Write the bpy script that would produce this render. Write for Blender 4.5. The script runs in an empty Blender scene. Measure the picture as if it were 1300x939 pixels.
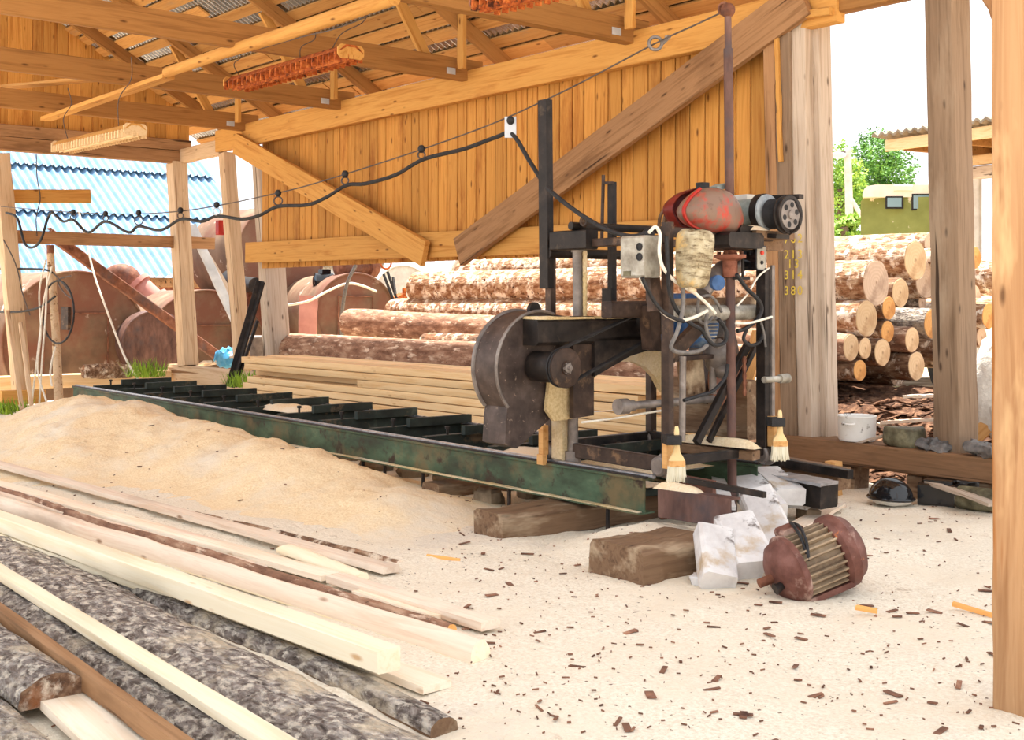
import bpy, bmesh, math, random
from mathutils import Vector, Matrix, noise
random.seed(7)
V = Vector
SC = bpy.context.scene
COL = SC.collection
# ---------------------------------------------------------------- camera model
F_PX, CX, HY, EYE = 1551.0, 650.0, 382.0, 1.5
YAW = math.radians(50.03)
RT = V((math.cos(YAW), math.sin(YAW), 0)); FW = V((-math.sin(YAW), math.cos(YAW), 0))
def ray(px, py):
    return FW + RT * ((px - CX) / F_PX) + V((0, 0, -(py - HY) / F_PX))
CAM = V((0, 0, EYE))
def PZ(px, py, z=0.0):
    r = ray(px, py); return CAM + r * ((z - EYE) / r.z)
def PX(px, py, x):
    r = ray(px, py); return CAM + r * (x / r.x)
def PY(px, py, y):
    r = ray(px, py); return CAM + r * (y / r.y)
def PD(px, py, d):
    return CAM + ray(px, py) * d
# ---------------------------------------------------------------- mesh builder
class MB:
    def __init__(s): s.v = []; s.f = []; s.m = []; s.cur = 0
    def add(s, vs, fs):
        o = len(s.v); s.v += [V(p) for p in vs]
        for f in fs: s.f.append([i + o for i in f]); s.m.append(s.cur)
        return s
    def loops(s, rings, cap=True, close=False):
        n = len(rings[0]); vs = [p for r in rings for p in r]; fs = []
        k = len(rings)
        for i in range(k - 1 + (1 if close else 0)):
            a, b = i * n, ((i + 1) % k) * n
            for j in range(n):
                fs.append([a + j, a + (j + 1) % n, b + (j + 1) % n, b + j])
        if cap and not close:
            fs.append(list(range(n))[::-1]); fs.append(list(range((k - 1) * n, k * n)))
        return s.add(vs, fs)
    def bar(s, p0, p1, w, h, up=(0, 0, 1), ch=0.12, seg=1, jit=0.0, sag=0.0):
        p0, p1 = V(p0), V(p1); x = (p1 - p0).normalized(); up = V(up)
        y = up.cross(x)
        if y.length < 1e-4: y = V((0, 1, 0)).cross(x)
        y.normalize(); z = x.cross(y)
        c = ch * min(w, h); a, b = w / 2, h / 2
        prof = [(-a + c, -b), (a - c, -b), (a, -b + c), (a, b - c), (a - c, b), (-a + c, b), (-a, b - c), (-a, -b + c)]
        rings = []
        for i in range(seg + 1):
            t = i / seg; o = p0.lerp(p1, t) - z * sag * 4 * t * (1 - t)
            rings.append([o + y * (q[0] + random.uniform(-jit, jit)) + z * (q[1] + random.uniform(-jit, jit)) for q in prof])
        return s.loops(rings)
    def box(s, c, size, rot=None, ch=0.08):
        c = V(c); sx, sy, sz = size
        r = rot or Matrix.Identity(3)
        return s.bar(c - r @ V((sx / 2, 0, 0)), c + r @ V((sx / 2, 0, 0)), sy, sz, up=r @ V((0, 0, 1)), ch=ch)
    def tube(s, pts, r, n=8, cap=True):
        pts = [V(p) for p in pts]; k = len(pts); rings = []; prev = None
        for i, p in enumerate(pts):
            t = (pts[min(i + 1, k - 1)] - pts[max(i - 1, 0)]).normalized()
            if prev is None:
                a = t.orthogonal().normalized()
            else:
                a = (prev - t * prev.dot(t)); a = a.normalized() if a.length > 1e-6 else t.orthogonal().normalized()
            prev = a; b = t.cross(a)
            rr = r[i] if isinstance(r, (list, tuple)) else r
            rings.append([p + (a * math.cos(q) + b * math.sin(q)) * rr for q in [2 * math.pi * j / n for j in range(n)]])
        return s.loops(rings, cap)
    def cyl(s, p0, p1, r, n=24, r2=None):
        return s.tube([p0, p1], [r, r if r2 is None else r2], n)
    def lathe(s, o, ax, prof, n=28):
        """prof: list of (distance along axis, radius)"""
        o = V(o); ax = V(ax).normalized(); a = ax.orthogonal().normalized(); b = ax.cross(a)
        rings = [[o + ax * h + (a * math.cos(q) + b * math.sin(q)) * max(r, 1e-4) for q in [2 * math.pi * j / n for j in range(n)]] for h, r in prof]
        return s.loops(rings)
    def torus(s, c, ax, R, r, n=24, k=8):
        c = V(c); ax = V(ax).normalized(); a = ax.orthogonal().normalized(); b = ax.cross(a); rings = []
        for i in range(n):
            q = 2 * math.pi * i / n; d = a * math.cos(q) + b * math.sin(q)
            rings.append([c + d * (R + r * math.cos(w)) + ax * r * math.sin(w) for w in [2 * math.pi * j / k for j in range(k)]])
        return s.loops(rings, close=True)
    def prism(s, poly, vec):
        vec = V(vec); a = [V(p) for p in poly]
        return s.loops([a, [p + vec for p in a]])
    def ball(s, c, r, rot=None, n=16, k=10, jit=0.0, sq=1.0):
        c = V(c); rx, ry, rz = (r, r, r) if not isinstance(r, (tuple, list)) else r
        rot = rot or Matrix.Identity(3); rings = []
        pw = lambda t: math.copysign(abs(t) ** sq, t)
        for i in range(1, k):
            t = math.pi * i / k; ring = []
            for j in range(n):
                q = 2 * math.pi * j / n; jj = 1 + random.uniform(-jit, jit)
                ring.append(c + rot @ V((rx * pw(math.sin(t)) * pw(math.cos(q)) * jj, ry * pw(math.sin(t)) * pw(math.sin(q)) * jj, -rz * pw(math.cos(t)) * jj)))
            rings.append(ring)
        return s.loops(rings)
    def jitter(s, a):
        for p in s.v: p += V((random.uniform(-a, a), random.uniform(-a, a), random.uniform(-a, a)))
        return s
WL = {}
def tag(o, label=None, cat=None, group=None, kind=None):
    if label: o['label'] = label
    if cat: o['category'] = cat
    if group: o['group'] = group
    if kind: o['kind'] = kind
    return o
def obj(name, mb, mat, parent=None, label=None, cat=None, group=None, kind=None, loc=None, sharp=40, smooth=True):
    me = bpy.data.meshes.new(name)
    if loc is None:
        if parent is None and mb.v:
            xs = [p.x for p in mb.v]; ys = [p.y for p in mb.v]; zs = [p.z for p in mb.v]
            loc = V(((min(xs) + max(xs)) / 2, (min(ys) + max(ys)) / 2, min(zs)))
        elif parent is not None: loc = WL[parent.name]
        else: loc = V((0, 0, 0))
    loc = V(loc)
    me.from_pydata([p - loc for p in mb.v], [], mb.f)
    mats = mat if isinstance(mat, (list, tuple)) else [mat]
    for m in mats: me.materials.append(m)
    if len(mats) > 1: me.polygons.foreach_set('material_index', mb.m)
    bm = bmesh.new(); bm.from_mesh(me); bmesh.ops.recalc_face_normals(bm, faces=bm.faces); bm.to_mesh(me); bm.free()
    if smooth:
        me.shade_smooth(); me.set_sharp_from_angle(angle=math.radians(sharp))
    o = bpy.data.objects.new(name, me); COL.objects.link(o)
    if parent is not None:
        o.parent = parent; o.location = loc - WL[parent.name]
    else: o.location = loc
    WL[o.name] = loc
    return tag(o, label, cat, group, kind)
def empty(name, loc, label, cat, group=None):
    o = bpy.data.objects.new(name, None); COL.objects.link(o); o.location = loc; WL[o.name] = V(loc)
    o.empty_display_size = .1
    return tag(o, label, cat, group)
def basis(p0, p1, up=(0, 0, 1)):
    x = (V(p1) - V(p0)).normalized(); y = V(up).cross(x)
    if y.length < 1e-4: y = V((0, 1, 0)).cross(x)
    y.normalize(); z = x.cross(y)
    return Matrix((x, y, z)).transposed().to_4x4()
def local_obj(name, mb, mat, p0, p1, up=(0, 0, 1), parent=None, **kw):
    """mesh built along local +X from the origin, laid from p0 towards p1"""
    o = obj(name, mb, mat, loc=(0, 0, 0), **kw)
    o.matrix_world = Matrix.Translation(V(p0)) @ basis(p0, p1, up)
    WL[o.name] = V(p0)
    if parent is not None:
        o.parent = parent; o.matrix_basis = Matrix.Translation(V(p0) - WL[parent.name]) @ basis(p0, p1, up)
    return o
def beam(name, p0, p1, w, h, mat, up=(0, 0, 1), seg=8, jit=.004, ch=.06, sag=0, **kw):
    p0, p1 = V(p0), V(p1); L = (p1 - p0).length
    mb = MB().bar((0, 0, 0), (L, 0, 0), w, h, seg=seg, jit=jit, ch=ch, sag=sag)
    return local_obj(name, mb, mat, p0, p1, up, **kw)
def curve_pts(pts, n=8):
    """Catmull-Rom through pts"""
    pts = [V(p) for p in pts]; out = []
    for i in range(len(pts) - 1):
        p0 = pts[max(i - 1, 0)]; p1 = pts[i]; p2 = pts[i + 1]; p3 = pts[min(i + 2, len(pts) - 1)]
        for k in range(n):
            t = k / n
            out.append(.5 * ((2 * p1) + (p2 - p0) * t + (2 * p0 - 5 * p1 + 4 * p2 - p3) * t * t + (3 * p1 - p0 - 3 * p2 + p3) * t ** 3))
    out.append(pts[-1]); return out
def catenary(a, b, sag, n=14):
    a, b = V(a), V(b)
    return [a.lerp(b, i / n) - V((0, 0, sag * 4 * (i / n) * (1 - i / n))) for i in range(n + 1)]
# ---------------------------------------------------------------- materials
def lin(c):
    return tuple([(x / 255 / 12.92 if x / 255 <= .04045 else ((x / 255 + .055) / 1.055) ** 2.4) for x in c[:3]]) + (1,)
class NT:
    def __init__(s, name):
        s.m = bpy.data.materials.new(name); s.m.use_nodes = True; s.t = s.m.node_tree
        s.b = s.t.nodes['Principled BSDF']
    def n(s, typ, **kw):
        nd = s.t.nodes.new(typ)
        for k, v in kw.items():
            if k.startswith('i_'):
                key = k[2:]; nd.inputs[int(key) if key.isdigit() else key].default_value = v
            else: setattr(nd, k, v)
        return nd
    def l(s, a, b): s.t.links.new(a, b)
    def coord(s, which, sc, loc=(0, 0, 0)):
        c = s.n('ShaderNodeTexCoord'); mp = s.n('ShaderNodeMapping'); mp.inputs['Scale'].default_value = sc; mp.inputs['Location'].default_value = loc
        s.l(c.outputs[which], mp.inputs[0]); return mp.outputs[0]
    def noise(s, vec, scale=1, detail=4, rough=.55, dist=0):
        nd = s.n('ShaderNodeTexNoise'); nd.inputs['Scale'].default_value = scale; nd.inputs['Detail'].default_value = detail
        nd.inputs['Roughness'].default_value = rough; nd.inputs['Distortion'].default_value = dist
        s.l(vec, nd.inputs['Vector']); return nd.outputs['Fac']
    def ramp(s, fac, stops):
        r = s.n('ShaderNodeValToRGB'); e = r.color_ramp.elements
        while len(e) > 1: e.remove(e[-1])
        e[0].position = stops[0][0]; e[0].color = stops[0][1]
        for p, c in stops[1:]:
            q = e.new(p); q.color = c
        s.l(fac, r.inputs[0]); return r.outputs[0]
    def maprange(s, fac, a, b, c=0., d=1.):
        r = s.n('ShaderNodeMapRange'); r.inputs[1].default_value = a; r.inputs[2].default_value = b
        r.inputs[3].default_value = c; r.inputs[4].default_value = d; s.l(fac, r.inputs[0]); return r.outputs[0]
    def mix(s, fac, a, b, mode='MIX'):
        x = s.n('ShaderNodeMix', data_type='RGBA', blend_type=mode)
        for v, i in ((fac, 0), (a, 6), (b, 7)):
            if isinstance(v, (int, float)): x.inputs[i].default_value = v
            elif isinstance(v, tuple): x.inputs[i].default_value = v
            else: s.l(v, x.inputs[i])
        return x.outputs[2]
    def math(s, op, a, b=0.):
        x = s.n('ShaderNodeMath', operation=op)
        for v, i in ((a, 0), (b, 1)):
            if isinstance(v, (int, float)): x.inputs[i].default_value = v
            else: s.l(v, x.inputs[i])
        return x.outputs[0]
    def out(s, col, rough=.8, metal=0., bump=None, bstr=.3, bdist=.02, spec=.3):
        if isinstance(col, tuple): s.b.inputs['Base Color'].default_value = col
        else: s.l(col, s.b.inputs['Base Color'])
        if isinstance(rough, (int, float)): s.b.inputs['Roughness'].default_value = rough
        else: s.l(rough, s.b.inputs['Roughness'])
        s.b.inputs['Metallic'].default_value = metal
        s.b.inputs['Specular IOR Level'].default_value = spec
        if bump is not None:
            bp = s.n('ShaderNodeBump'); bp.inputs['Strength'].default_value = bstr; bp.inputs['Distance'].default_value = bdist
            s.l(bump, bp.inputs['Height']); s.l(bp.outputs[0], s.b.inputs['Normal'])
        return s.m
def surf(name, stops, sc=(1, 1, 1), scale=4, detail=5, rough=.8, metal=0., bstr=.25, bdist=.02, layer=None, layer2=None, vary=.12, island=False, spec=.3, coord='Object', dist=0.):
    """noise-coloured surface; layer = (colour, noise scale, low, high[, coordinate scale])"""
    t = NT(name); v = t.coord(coord, sc); f = t.noise(v, scale, detail, .6, dist)
    c = t.ramp(f, [(p, lin(q)) for p, q in stops])
    for L in (layer, layer2):
        if L:
            v2 = t.coord(coord, L[4] if len(L) > 4 else (1, 1, 1), (3.1, 1.7, 5.3))
            c = t.mix(t.maprange(t.noise(v2, L[1], 6, .65), L[2], L[3]), c, lin(L[0]))
    if vary:
        if island: rnd = t.n('ShaderNodeNewGeometry').outputs['Random Per Island']
        else: rnd = t.n('ShaderNodeObjectInfo').outputs['Random']
        k = t.maprange(rnd, 0, 1, 1 - vary, 1 + vary)
        cmb = t.n('ShaderNodeCombineColor'); [t.l(k, cmb.inputs[i]) for i in range(3)]
        c = t.mix(1., c, cmb.outputs[0], 'MULTIPLY')
    return t.out(c, rough, metal, f, bstr, bdist, spec)
def wood(name, a, b, dark=(120, 70, 30), axis=0, grain=1., knots=True, rough=.75, vary=.14, island=False, stain=None, bstr=.2, crack=None):
    t = NT(name)
    lo, hi = 1.1 * grain, 22 * grain
    sc = [hi, hi, hi]; sc[axis] = lo
    v = t.coord('Object', tuple(sc))
    if island or vary:
        # shift the grain per board so that neighbours differ
        rnd = t.n('ShaderNodeNewGeometry').outputs['Random Per Island'] if island else t.n('ShaderNodeObjectInfo').outputs['Random']
        ad = t.n('ShaderNodeVectorMath', operation='ADD'); sc3 = t.n('ShaderNodeVectorMath', operation='SCALE')
        cx = t.n('ShaderNodeCombineXYZ'); [t.l(rnd, cx.inputs[i]) for i in range(3)]
        t.l(cx.outputs[0], sc3.inputs[0]); sc3.inputs['Scale'].default_value = 57.
        t.l(v, ad.inputs[0]); t.l(sc3.outputs[0], ad.inputs[1]); v = ad.outputs[0]
    f = t.noise(v, 1., 4, .6, .6)
    c = t.ramp(f, [(.3, lin(b)), (.52, lin(a)), (.72, lin(tuple((p + q) / 2 for p, q in zip(a, b))))])
    if knots:
        ks = [5., 5., 5.]; ks[axis] = 1.6
        kv = t.coord('Object', tuple(ks), (.3, .7, .1))
        vo = t.n('ShaderNodeTexVoronoi'); vo.inputs['Scale'].default_value = 1.7; t.l(kv, vo.inputs['Vector'])
        c = t.mix(t.maprange(vo.outputs['Distance'], .05, .14, .85, 0.), c, lin(dark))
    if stain:
        ss = [3., 3., 3.]; ss[axis] = .8
        c = t.mix(t.maprange(t.noise(t.coord('Object', tuple(ss), (9, 2, 4)), 1., 5, .65), stain[1], stain[2]), c, lin(stain[0]))
    if crack:
        cs = [14., 14., 14.]; cs[axis] = .5
        c = t.mix(t.maprange(t.noise(t.coord('Object', tuple(cs), (1, 6, 2)), 1., 3, .5), .62, .67), c, lin(crack))
    if vary:
        k = t.maprange(rnd, 0, 1, 1 - vary, 1 + vary * .7)
        cmb = t.n('ShaderNodeCombineColor'); [t.l(k, cmb.inputs[i]) for i in range(3)]
        c = t.mix(1., c, cmb.outputs[0], 'MULTIPLY')
    return t.out(c, rough, 0., f, bstr, .01, .25)
M = {}
M['plank_wall'] = wood('amber_wall_planks', (206, 148, 74), (174, 110, 46), (88, 42, 16), axis=2, island=True, vary=.2, stain=((150, 86, 34), .56, .74))
M['amber'] = wood('amber_timber', (210, 156, 84), (184, 124, 58), (100, 52, 20), vary=.1, stain=((168, 102, 44), .58, .76))
M['amber_dark'] = wood('aged_amber_timber', (166, 118, 66), (134, 90, 46), (80, 46, 20), vary=.14)
M['roofboard'] = wood('roof_board_wood', (206, 154, 90), (178, 120, 62), (110, 60, 26), island=True, vary=.25, stain=((170, 140, 110), .6, .75))
M['pale'] = wood('pale_timber', (236, 205, 160), (216, 176, 124), (150, 100, 60), vary=.1)
M['greywood'] = wood('weathered_grey_timber', (196, 178, 160), (160, 138, 118), (80, 60, 45), vary=.1, crack=(90, 72, 58), stain=((212, 196, 178), .5, .7))
M['brownwood'] = wood('weathered_brown_timber', (172, 130, 92), (136, 98, 64), (70, 45, 28), vary=.12, crack=(70, 46, 28), stain=((120, 86, 58), .5, .7))
M['greybrown'] = wood('dark_weathered_timber', (142, 118, 96), (112, 90, 70), (56, 40, 30), vary=.05, crack=(62, 46, 34), stain=((166, 146, 124), .5, .75))
M['sillwood'] = wood('old_sill_timber', (138, 104, 76), (104, 76, 52), (50, 32, 20), vary=.05, crack=(56, 38, 26), stain=((84, 62, 46), .5, .72))
M['postwood'] = wood('sun_bleached_timber', (208, 180, 148), (176, 142, 108), (110, 76, 48), vary=.08, crack=(130, 92, 58), stain=((190, 160, 130), .55, .75))
M['nearpost'] = wood('warm_pine_timber', (178, 138, 100), (148, 106, 70), (90, 60, 38), vary=0., crack=(150, 96, 50), stain=((226, 190, 142), .5, .7), grain=.8)
M['fresh'] = wood('fresh_sawn_pine', (250, 236, 208), (242, 222, 184), (206, 160, 110), vary=.05)
M['lumber'] = wood('stacked_yellow_lumber', (246, 210, 160), (230, 182, 124), (180, 120, 70), vary=.14, stain=((206, 150, 92), .6, .8))
M['freshtop'] = wood('fresh_pale_board', (250, 234, 212), (238, 214, 184), (190, 150, 110), vary=.08, stain=((226, 196, 176), .55, .75))
M['fresh_orange'] = wood('resin_orange_board', (238, 176, 104), (222, 146, 70), (160, 90, 40), vary=.1)
M['slabwood'] = wood('peeled_slab_wood', (240, 222, 202), (220, 190, 164), (140, 100, 70), vary=.06, stain=((200, 178, 158), .5, .75), bstr=.35)
M['dustytimber'] = wood('dusty_old_timber', (128, 100, 76), (92, 68, 50), (50, 34, 24), vary=.1, stain=((206, 184, 154), .5, .68))
M['bark'] = surf('spruce_bark', [(.25, (58, 40, 30)), (.45, (112, 82, 62)), (.58, (152, 120, 94)), (.75, (196, 170, 146))], sc=(1.2, 4, 4), scale=5, detail=8, bstr=.9, bdist=.03, layer=((226, 208, 186), 9, .52, .62), layer2=((150, 92, 54), 3.2, .58, .7), vary=.12, rough=.9)
M['bark_pine'] = surf('flaky_orange_bark', [(.25, (84, 54, 36)), (.45, (148, 106, 76)), (.6, (190, 160, 130)), (.78, (226, 208, 186))], sc=(1.5, 4, 4), scale=6, detail=8, bstr=.9, bdist=.03, layer=((244, 232, 216), 7, .5, .6), layer2=((70, 40, 22), 16, .6, .66), vary=.1, rough=.9)
M['bark_brown'] = surf('smooth_brown_bark', [(.25, (84, 56, 42)), (.5, (146, 108, 86)), (.7, (190, 156, 130))], sc=(1.2, 3.5, 3.5), scale=4, detail=7, bstr=.6, bdist=.02, layer=((50, 30, 20), 14, .62, .68, (1.2, 5, 5)), layer2=((222, 196, 172), 5, .56, .66, (1, 3, 3)), vary=.08, rough=.85)
M['bark_grey'] = surf('rough_grey_bark', [(.28, (62, 50, 44)), (.44, (118, 104, 96)), (.56, (160, 148, 140)), (.72, (206, 196, 186))], sc=(1, 2.2, 2.2), scale=13, detail=10, bstr=1., bdist=.06, dist=.8, layer=((232, 220, 204), 16, .49, .62, (1, 1.6, 1.6)), layer2=((224, 206, 180), 2.2, .56, .66), vary=.1, rough=.95)
def log_end_mat(name, a, b, dark):
    t = NT(name); v = t.coord('Object', (1, 1, 1)); sep = t.n('ShaderNodeSeparateXYZ'); t.l(v, sep.inputs[0])
    r = t.math('SQRT', t.math('ADD', t.math('MULTIPLY', sep.outputs[1], sep.outputs[1]), t.math('MULTIPLY', sep.outputs[2], sep.outputs[2])))
    nz = t.noise(v, 6, 4); rr = t.math('ADD', t.math('MULTIPLY', r, 180.), t.math('MULTIPLY', nz, 9.))
    w = t.math('SINE', rr); f = t.maprange(w, -1, 1)
    c = t.mix(t.math('MULTIPLY', f, .25), lin(a), lin(b))
    c = t.mix(t.maprange(t.noise(v, 3.5, 5), .5, .7), c, lin(dark))
    c = t.mix(t.maprange(r, .0, .02, .8, 0.), c, lin((120, 80, 50)))
    ang = t.math('ARCTAN2', sep.outputs[1], sep.outputs[2])
    cb = t.n('ShaderNodeCombineXYZ'); t.l(t.math('MULTIPLY', ang, 3.), cb.inputs[0]); t.l(t.math('MULTIPLY', r, 2.), cb.inputs[1])
    c = t.mix(t.maprange(t.noise(cb.outputs[0], 3., 3, .5), .66, .7, 0., .7), c, lin((150, 110, 80)))
    rnd = t.n('ShaderNodeObjectInfo').outputs['Random']; k = t.maprange(rnd, 0, 1, .86, 1.08)
    cmb = t.n('ShaderNodeCombineColor'); [t.l(k, cmb.inputs[i]) for i in range(3)]
    return t.out(t.mix(1., c, cmb.outputs[0], 'MULTIPLY'), .8, 0., f, .15, .01)
M['end_pale'] = log_end_mat('cut_log_pale', (204, 178, 154), (178, 148, 122), (152, 124, 104))
M['end_orange'] = log_end_mat('cut_log_orange', (218, 164, 100), (196, 132, 68), (170, 108, 54))
M['end_yellow'] = log_end_mat('cut_log_yellow', (220, 190, 150), (200, 162, 116), (180, 140, 100))
def sawdust(name, a, b, chips=.0):
    t = NT(name); v = t.coord('Object', (1, 1, 1)); f = t.noise(v, 60, 6, .7); g = t.noise(v, 1.3, 5, .6)
    c = t.ramp(f, [(.3, lin(b)), (.6, lin(a))])
    c = t.mix(t.maprange(g, .46, .66), c, lin((236, 222, 200)))
    if chips:
        c = t.mix(t.maprange(t.noise(v, .7, 6, .7), .56, .72, 0., .6), c, lin((206, 196, 188)))
        c = t.mix(t.maprange(t.noise(t.coord('Object', (1, 1, 1), (5, 5, 5)), 34, 2, .5), .7, .73, 0., chips), c, lin((110, 80, 60)))
        c = t.mix(t.maprange(t.noise(t.coord('Object', (1, 1, 1), (2, 8, 5)), 4, 6, .75), .63, .7, 0., .5), c, lin((160, 128, 100)))
    h = t.math('ADD', f, t.math('MULTIPLY', t.noise(v, 9, 6, .65, .5), 3.))
    return t.out(c, .95, 0., h, .45, .02, .1)
M['sawdust_floor'] = sawdust('sawdust_floor', (248, 238, 220), (216, 200, 176), .9)
M['sawdust'] = sawdust('fresh_sawdust', (250, 228, 192), (228, 198, 152), 0)
M['dust_thin'] = sawdust('caked_sawdust', (222, 198, 152), (190, 158, 110), 0)
M['ground'] = surf('outdoor_dirt', [(.3, (150, 124, 96)), (.5, (196, 172, 142)), (.7, (226, 208, 182))], scale=2, detail=8, layer=((110, 140, 60), 1.2, .58, .66), vary=0, rough=.95)
M['mulch'] = surf('bark_mulch', [(.3, (44, 28, 20)), (.5, (92, 62, 44)), (.7, (146, 110, 84))], scale=14, detail=8, bstr=1., bdist=.05, vary=.3, island=True, rough=.95)
M['rust'] = surf('rusty_steel', [(.3, (84, 50, 38)), (.5, (124, 78, 58)), (.7, (150, 104, 82))], scale=9, detail=7, rough=.7, metal=.1, layer=((96, 76, 72), 3, .5, .7), vary=.08, bstr=.15)
M['rust_orange'] = surf('flaking_orange_rust', [(.3, (110, 48, 22)), (.5, (176, 86, 36)), (.7, (214, 130, 64))], scale=22, detail=7, rough=.85, bstr=.6, layer=((70, 36, 22), 12, .55, .65), vary=0)
M['tankrust'] = surf('faded_red_tank_paint', [(.3, (92, 72, 58)), (.5, (124, 98, 78)), (.7, (146, 120, 98))], scale=1.4, detail=8, rough=.7, layer=((206, 190, 176), 2.2, .62, .66), layer2=((116, 76, 60), .8, .46, .6), vary=.06, bstr=.05)
M['rustdark'] = surf('dark_rusty_pipe', [(.3, (70, 50, 46)), (.5, (100, 72, 64)), (.7, (122, 92, 82))], sc=(1, 1, .4), scale=9, detail=7, rough=.65, metal=.1, layer=((80, 70, 72), 3, .5, .7), vary=0, bstr=.12)
M['redchannel'] = surf('dusty_red_steel', [(.3, (176, 116, 106)), (.7, (206, 148, 136))], scale=3, rough=.65, vary=0, bstr=.05)
M['redbrown'] = surf('red_brown_primer_steel', [(.3, (132, 78, 60)), (.7, (172, 112, 90))], scale=6, rough=.7, vary=0, bstr=.1, layer=((100, 58, 44), 5, .55, .7))
M['black'] = surf('oily_black_steel', [(.3, (22, 19, 19)), (.55, (44, 37, 34)), (.75, (74, 61, 54))], scale=9, detail=6, rough=.5, metal=.2, vary=.1, bstr=.1, layer=((96, 78, 62), 5, .64, .78))
M['darksteel'] = surf('brown_black_steel', [(.3, (44, 34, 30)), (.55, (72, 56, 48)), (.75, (104, 82, 68))], scale=8, detail=6, rough=.55, metal=.15, vary=.1, bstr=.12, layer=((150, 116, 84), 6, .6, .75))
M['guard'] = surf('scuffed_brown_steel', [(.3, (52, 43, 40)), (.5, (76, 63, 58)), (.7, (98, 84, 77))], scale=7, detail=8, rough=.5, metal=.25, vary=0, bstr=.05, layer=((160, 138, 120), 26, .62, .7), layer2=((70, 58, 54), 4, .58, .68))
M['greysteel'] = surf('worn_grey_steel', [(.3, (100, 92, 88)), (.6, (142, 132, 126)), (.8, (176, 168, 162))], scale=9, detail=6, rough=.45, metal=.4, vary=.08, bstr=.08)
M['brightsteel'] = surf('polished_rail_steel', [(.3, (150, 150, 156)), (.7, (206, 208, 214))], scale=12, rough=.3, metal=.8, vary=0, bstr=.05)
M['green'] = surf('worn_green_paint', [(.3, (50, 50, 38)), (.45, (60, 76, 56)), (.6, (78, 100, 76)), (.75, (120, 128, 98))], sc=(.7, 1, 1.6), scale=4, detail=9, rough=.55, vary=.05, bstr=.08, layer=((112, 96, 66), 1.8, .5, .64), layer2=((58, 42, 32), 5, .58, .66))
M['dkgreen'] = surf('dark_green_paint', [(.3, (26, 30, 28)), (.6, (48, 56, 50)), (.8, (92, 96, 84))], scale=5, detail=6, rough=.6, vary=.1, layer=((112, 92, 70), 5, .58, .7))
M['cast'] = surf('grimy_cast_aluminium', [(.3, (120, 112, 100)), (.55, (168, 162, 150)), (.75, (204, 200, 192))], scale=9, detail=7, rough=.45, metal=.35, vary=0, layer=((70, 60, 50), 6, .56, .7))
M['jug'] = surf('grimy_translucent_plastic', [(.3, (120, 104, 78)), (.5, (168, 154, 124)), (.7, (200, 190, 164))], scale=10, detail=7, rough=.5, vary=0, layer=((104, 86, 60), 9, .5, .62, (1, 1.4, 5)), layer2=((206, 172, 112), 4, .6, .68))
M['red'] = surf('faded_red_enamel', [(.3, (150, 40, 30)), (.6, (180, 62, 48))], scale=6, detail=6, rough=.4, vary=0, bstr=.05, layer=((124, 98, 84), 7, .36, .5), layer2=((96, 70, 58), 11, .58, .68))
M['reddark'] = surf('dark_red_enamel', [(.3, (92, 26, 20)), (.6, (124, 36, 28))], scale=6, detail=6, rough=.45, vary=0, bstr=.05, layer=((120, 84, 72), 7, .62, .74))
M['redlip'] = surf('bright_red_enamel', [(.3, (150, 30, 22)), (.7, (182, 46, 34))], scale=6, rough=.4, vary=0)
M['blue'] = surf('blue_motor_paint', [(.3, (44, 72, 112)), (.6, (66, 104, 156)), (.8, (132, 150, 168))], scale=8, rough=.5, vary=0, layer=((110, 100, 90), 7, .56, .68))
M['disc'] = surf('grey_abrasive_disc', [(.3, (140, 146, 150)), (.7, (176, 182, 186))], scale=30, rough=.6, vary=0)
M['teal'] = surf('dusty_teal_motor', [(.3, (112, 120, 116)), (.6, (150, 160, 156)), (.8, (196, 196, 188))], scale=9, rough=.5, vary=0, layer=((96, 82, 66), 5, .58, .7))
M['cable'] = surf('black_rubber', [(.3, (24, 23, 24)), (.7, (50, 48, 50))], scale=20, rough=.6, vary=0)
M['greycable'] = surf('grey_rubber', [(.3, (84, 80, 78)), (.7, (130, 124, 120))], scale=20, rough=.6, vary=0)
M['whitecable'] = surf('white_cable', [(.3, (216, 206, 190)), (.7, (240, 234, 222))], scale=20, rough=.5, vary=0)
M['wire'] = surf('thin_dark_wire', [(.3, (62, 52, 48)), (.7, (96, 84, 78))], scale=20, rough=.5, vary=0)
M['bristle'] = surf('pale_bristle', [(.3, (220, 208, 176)), (.7, (242, 236, 216))], sc=(30, 30, 1), scale=3, rough=.8, vary=0, bstr=.6)
M['brushwood'] = surf('varnished_brush_wood', [(.3, (226, 190, 130)), (.7, (244, 216, 164))], scale=8, rough=.5, vary=0)
M['blockwood'] = wood('small_pine_block', (222, 172, 112), (204, 146, 84), (170, 100, 50), vary=.05)
M['silicate'] = surf('white_silicate_block', [(.3, (190, 184, 182)), (.5, (218, 214, 212)), (.7, (234, 231, 229))], scale=5, detail=8, rough=.9, vary=.06, bstr=.35, layer=((122, 112, 108), 7, .6, .68), layer2=((190, 168, 140), 3, .56, .68))
M['stone'] = surf('dusty_rubble', [(.3, (104, 86, 68)), (.6, (150, 130, 106)), (.8, (190, 170, 142))], scale=7, detail=7, rough=.95, vary=.12, bstr=.5)
M['motorred'] = surf('rusty_red_motor', [(.3, (74, 42, 36)), (.5, (106, 66, 56)), (.7, (134, 92, 82))], scale=8, detail=7, rough=.6, vary=0, bstr=.1, layer=((176, 146, 132), 4, .6, .7), layer2=((190, 110, 60), 9, .66, .7))
M['fin'] = surf('dusty_cooling_fins', [(.3, (112, 92, 74)), (.6, (166, 144, 118)), (.8, (206, 188, 158))], scale=9, rough=.7, vary=0)
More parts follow.
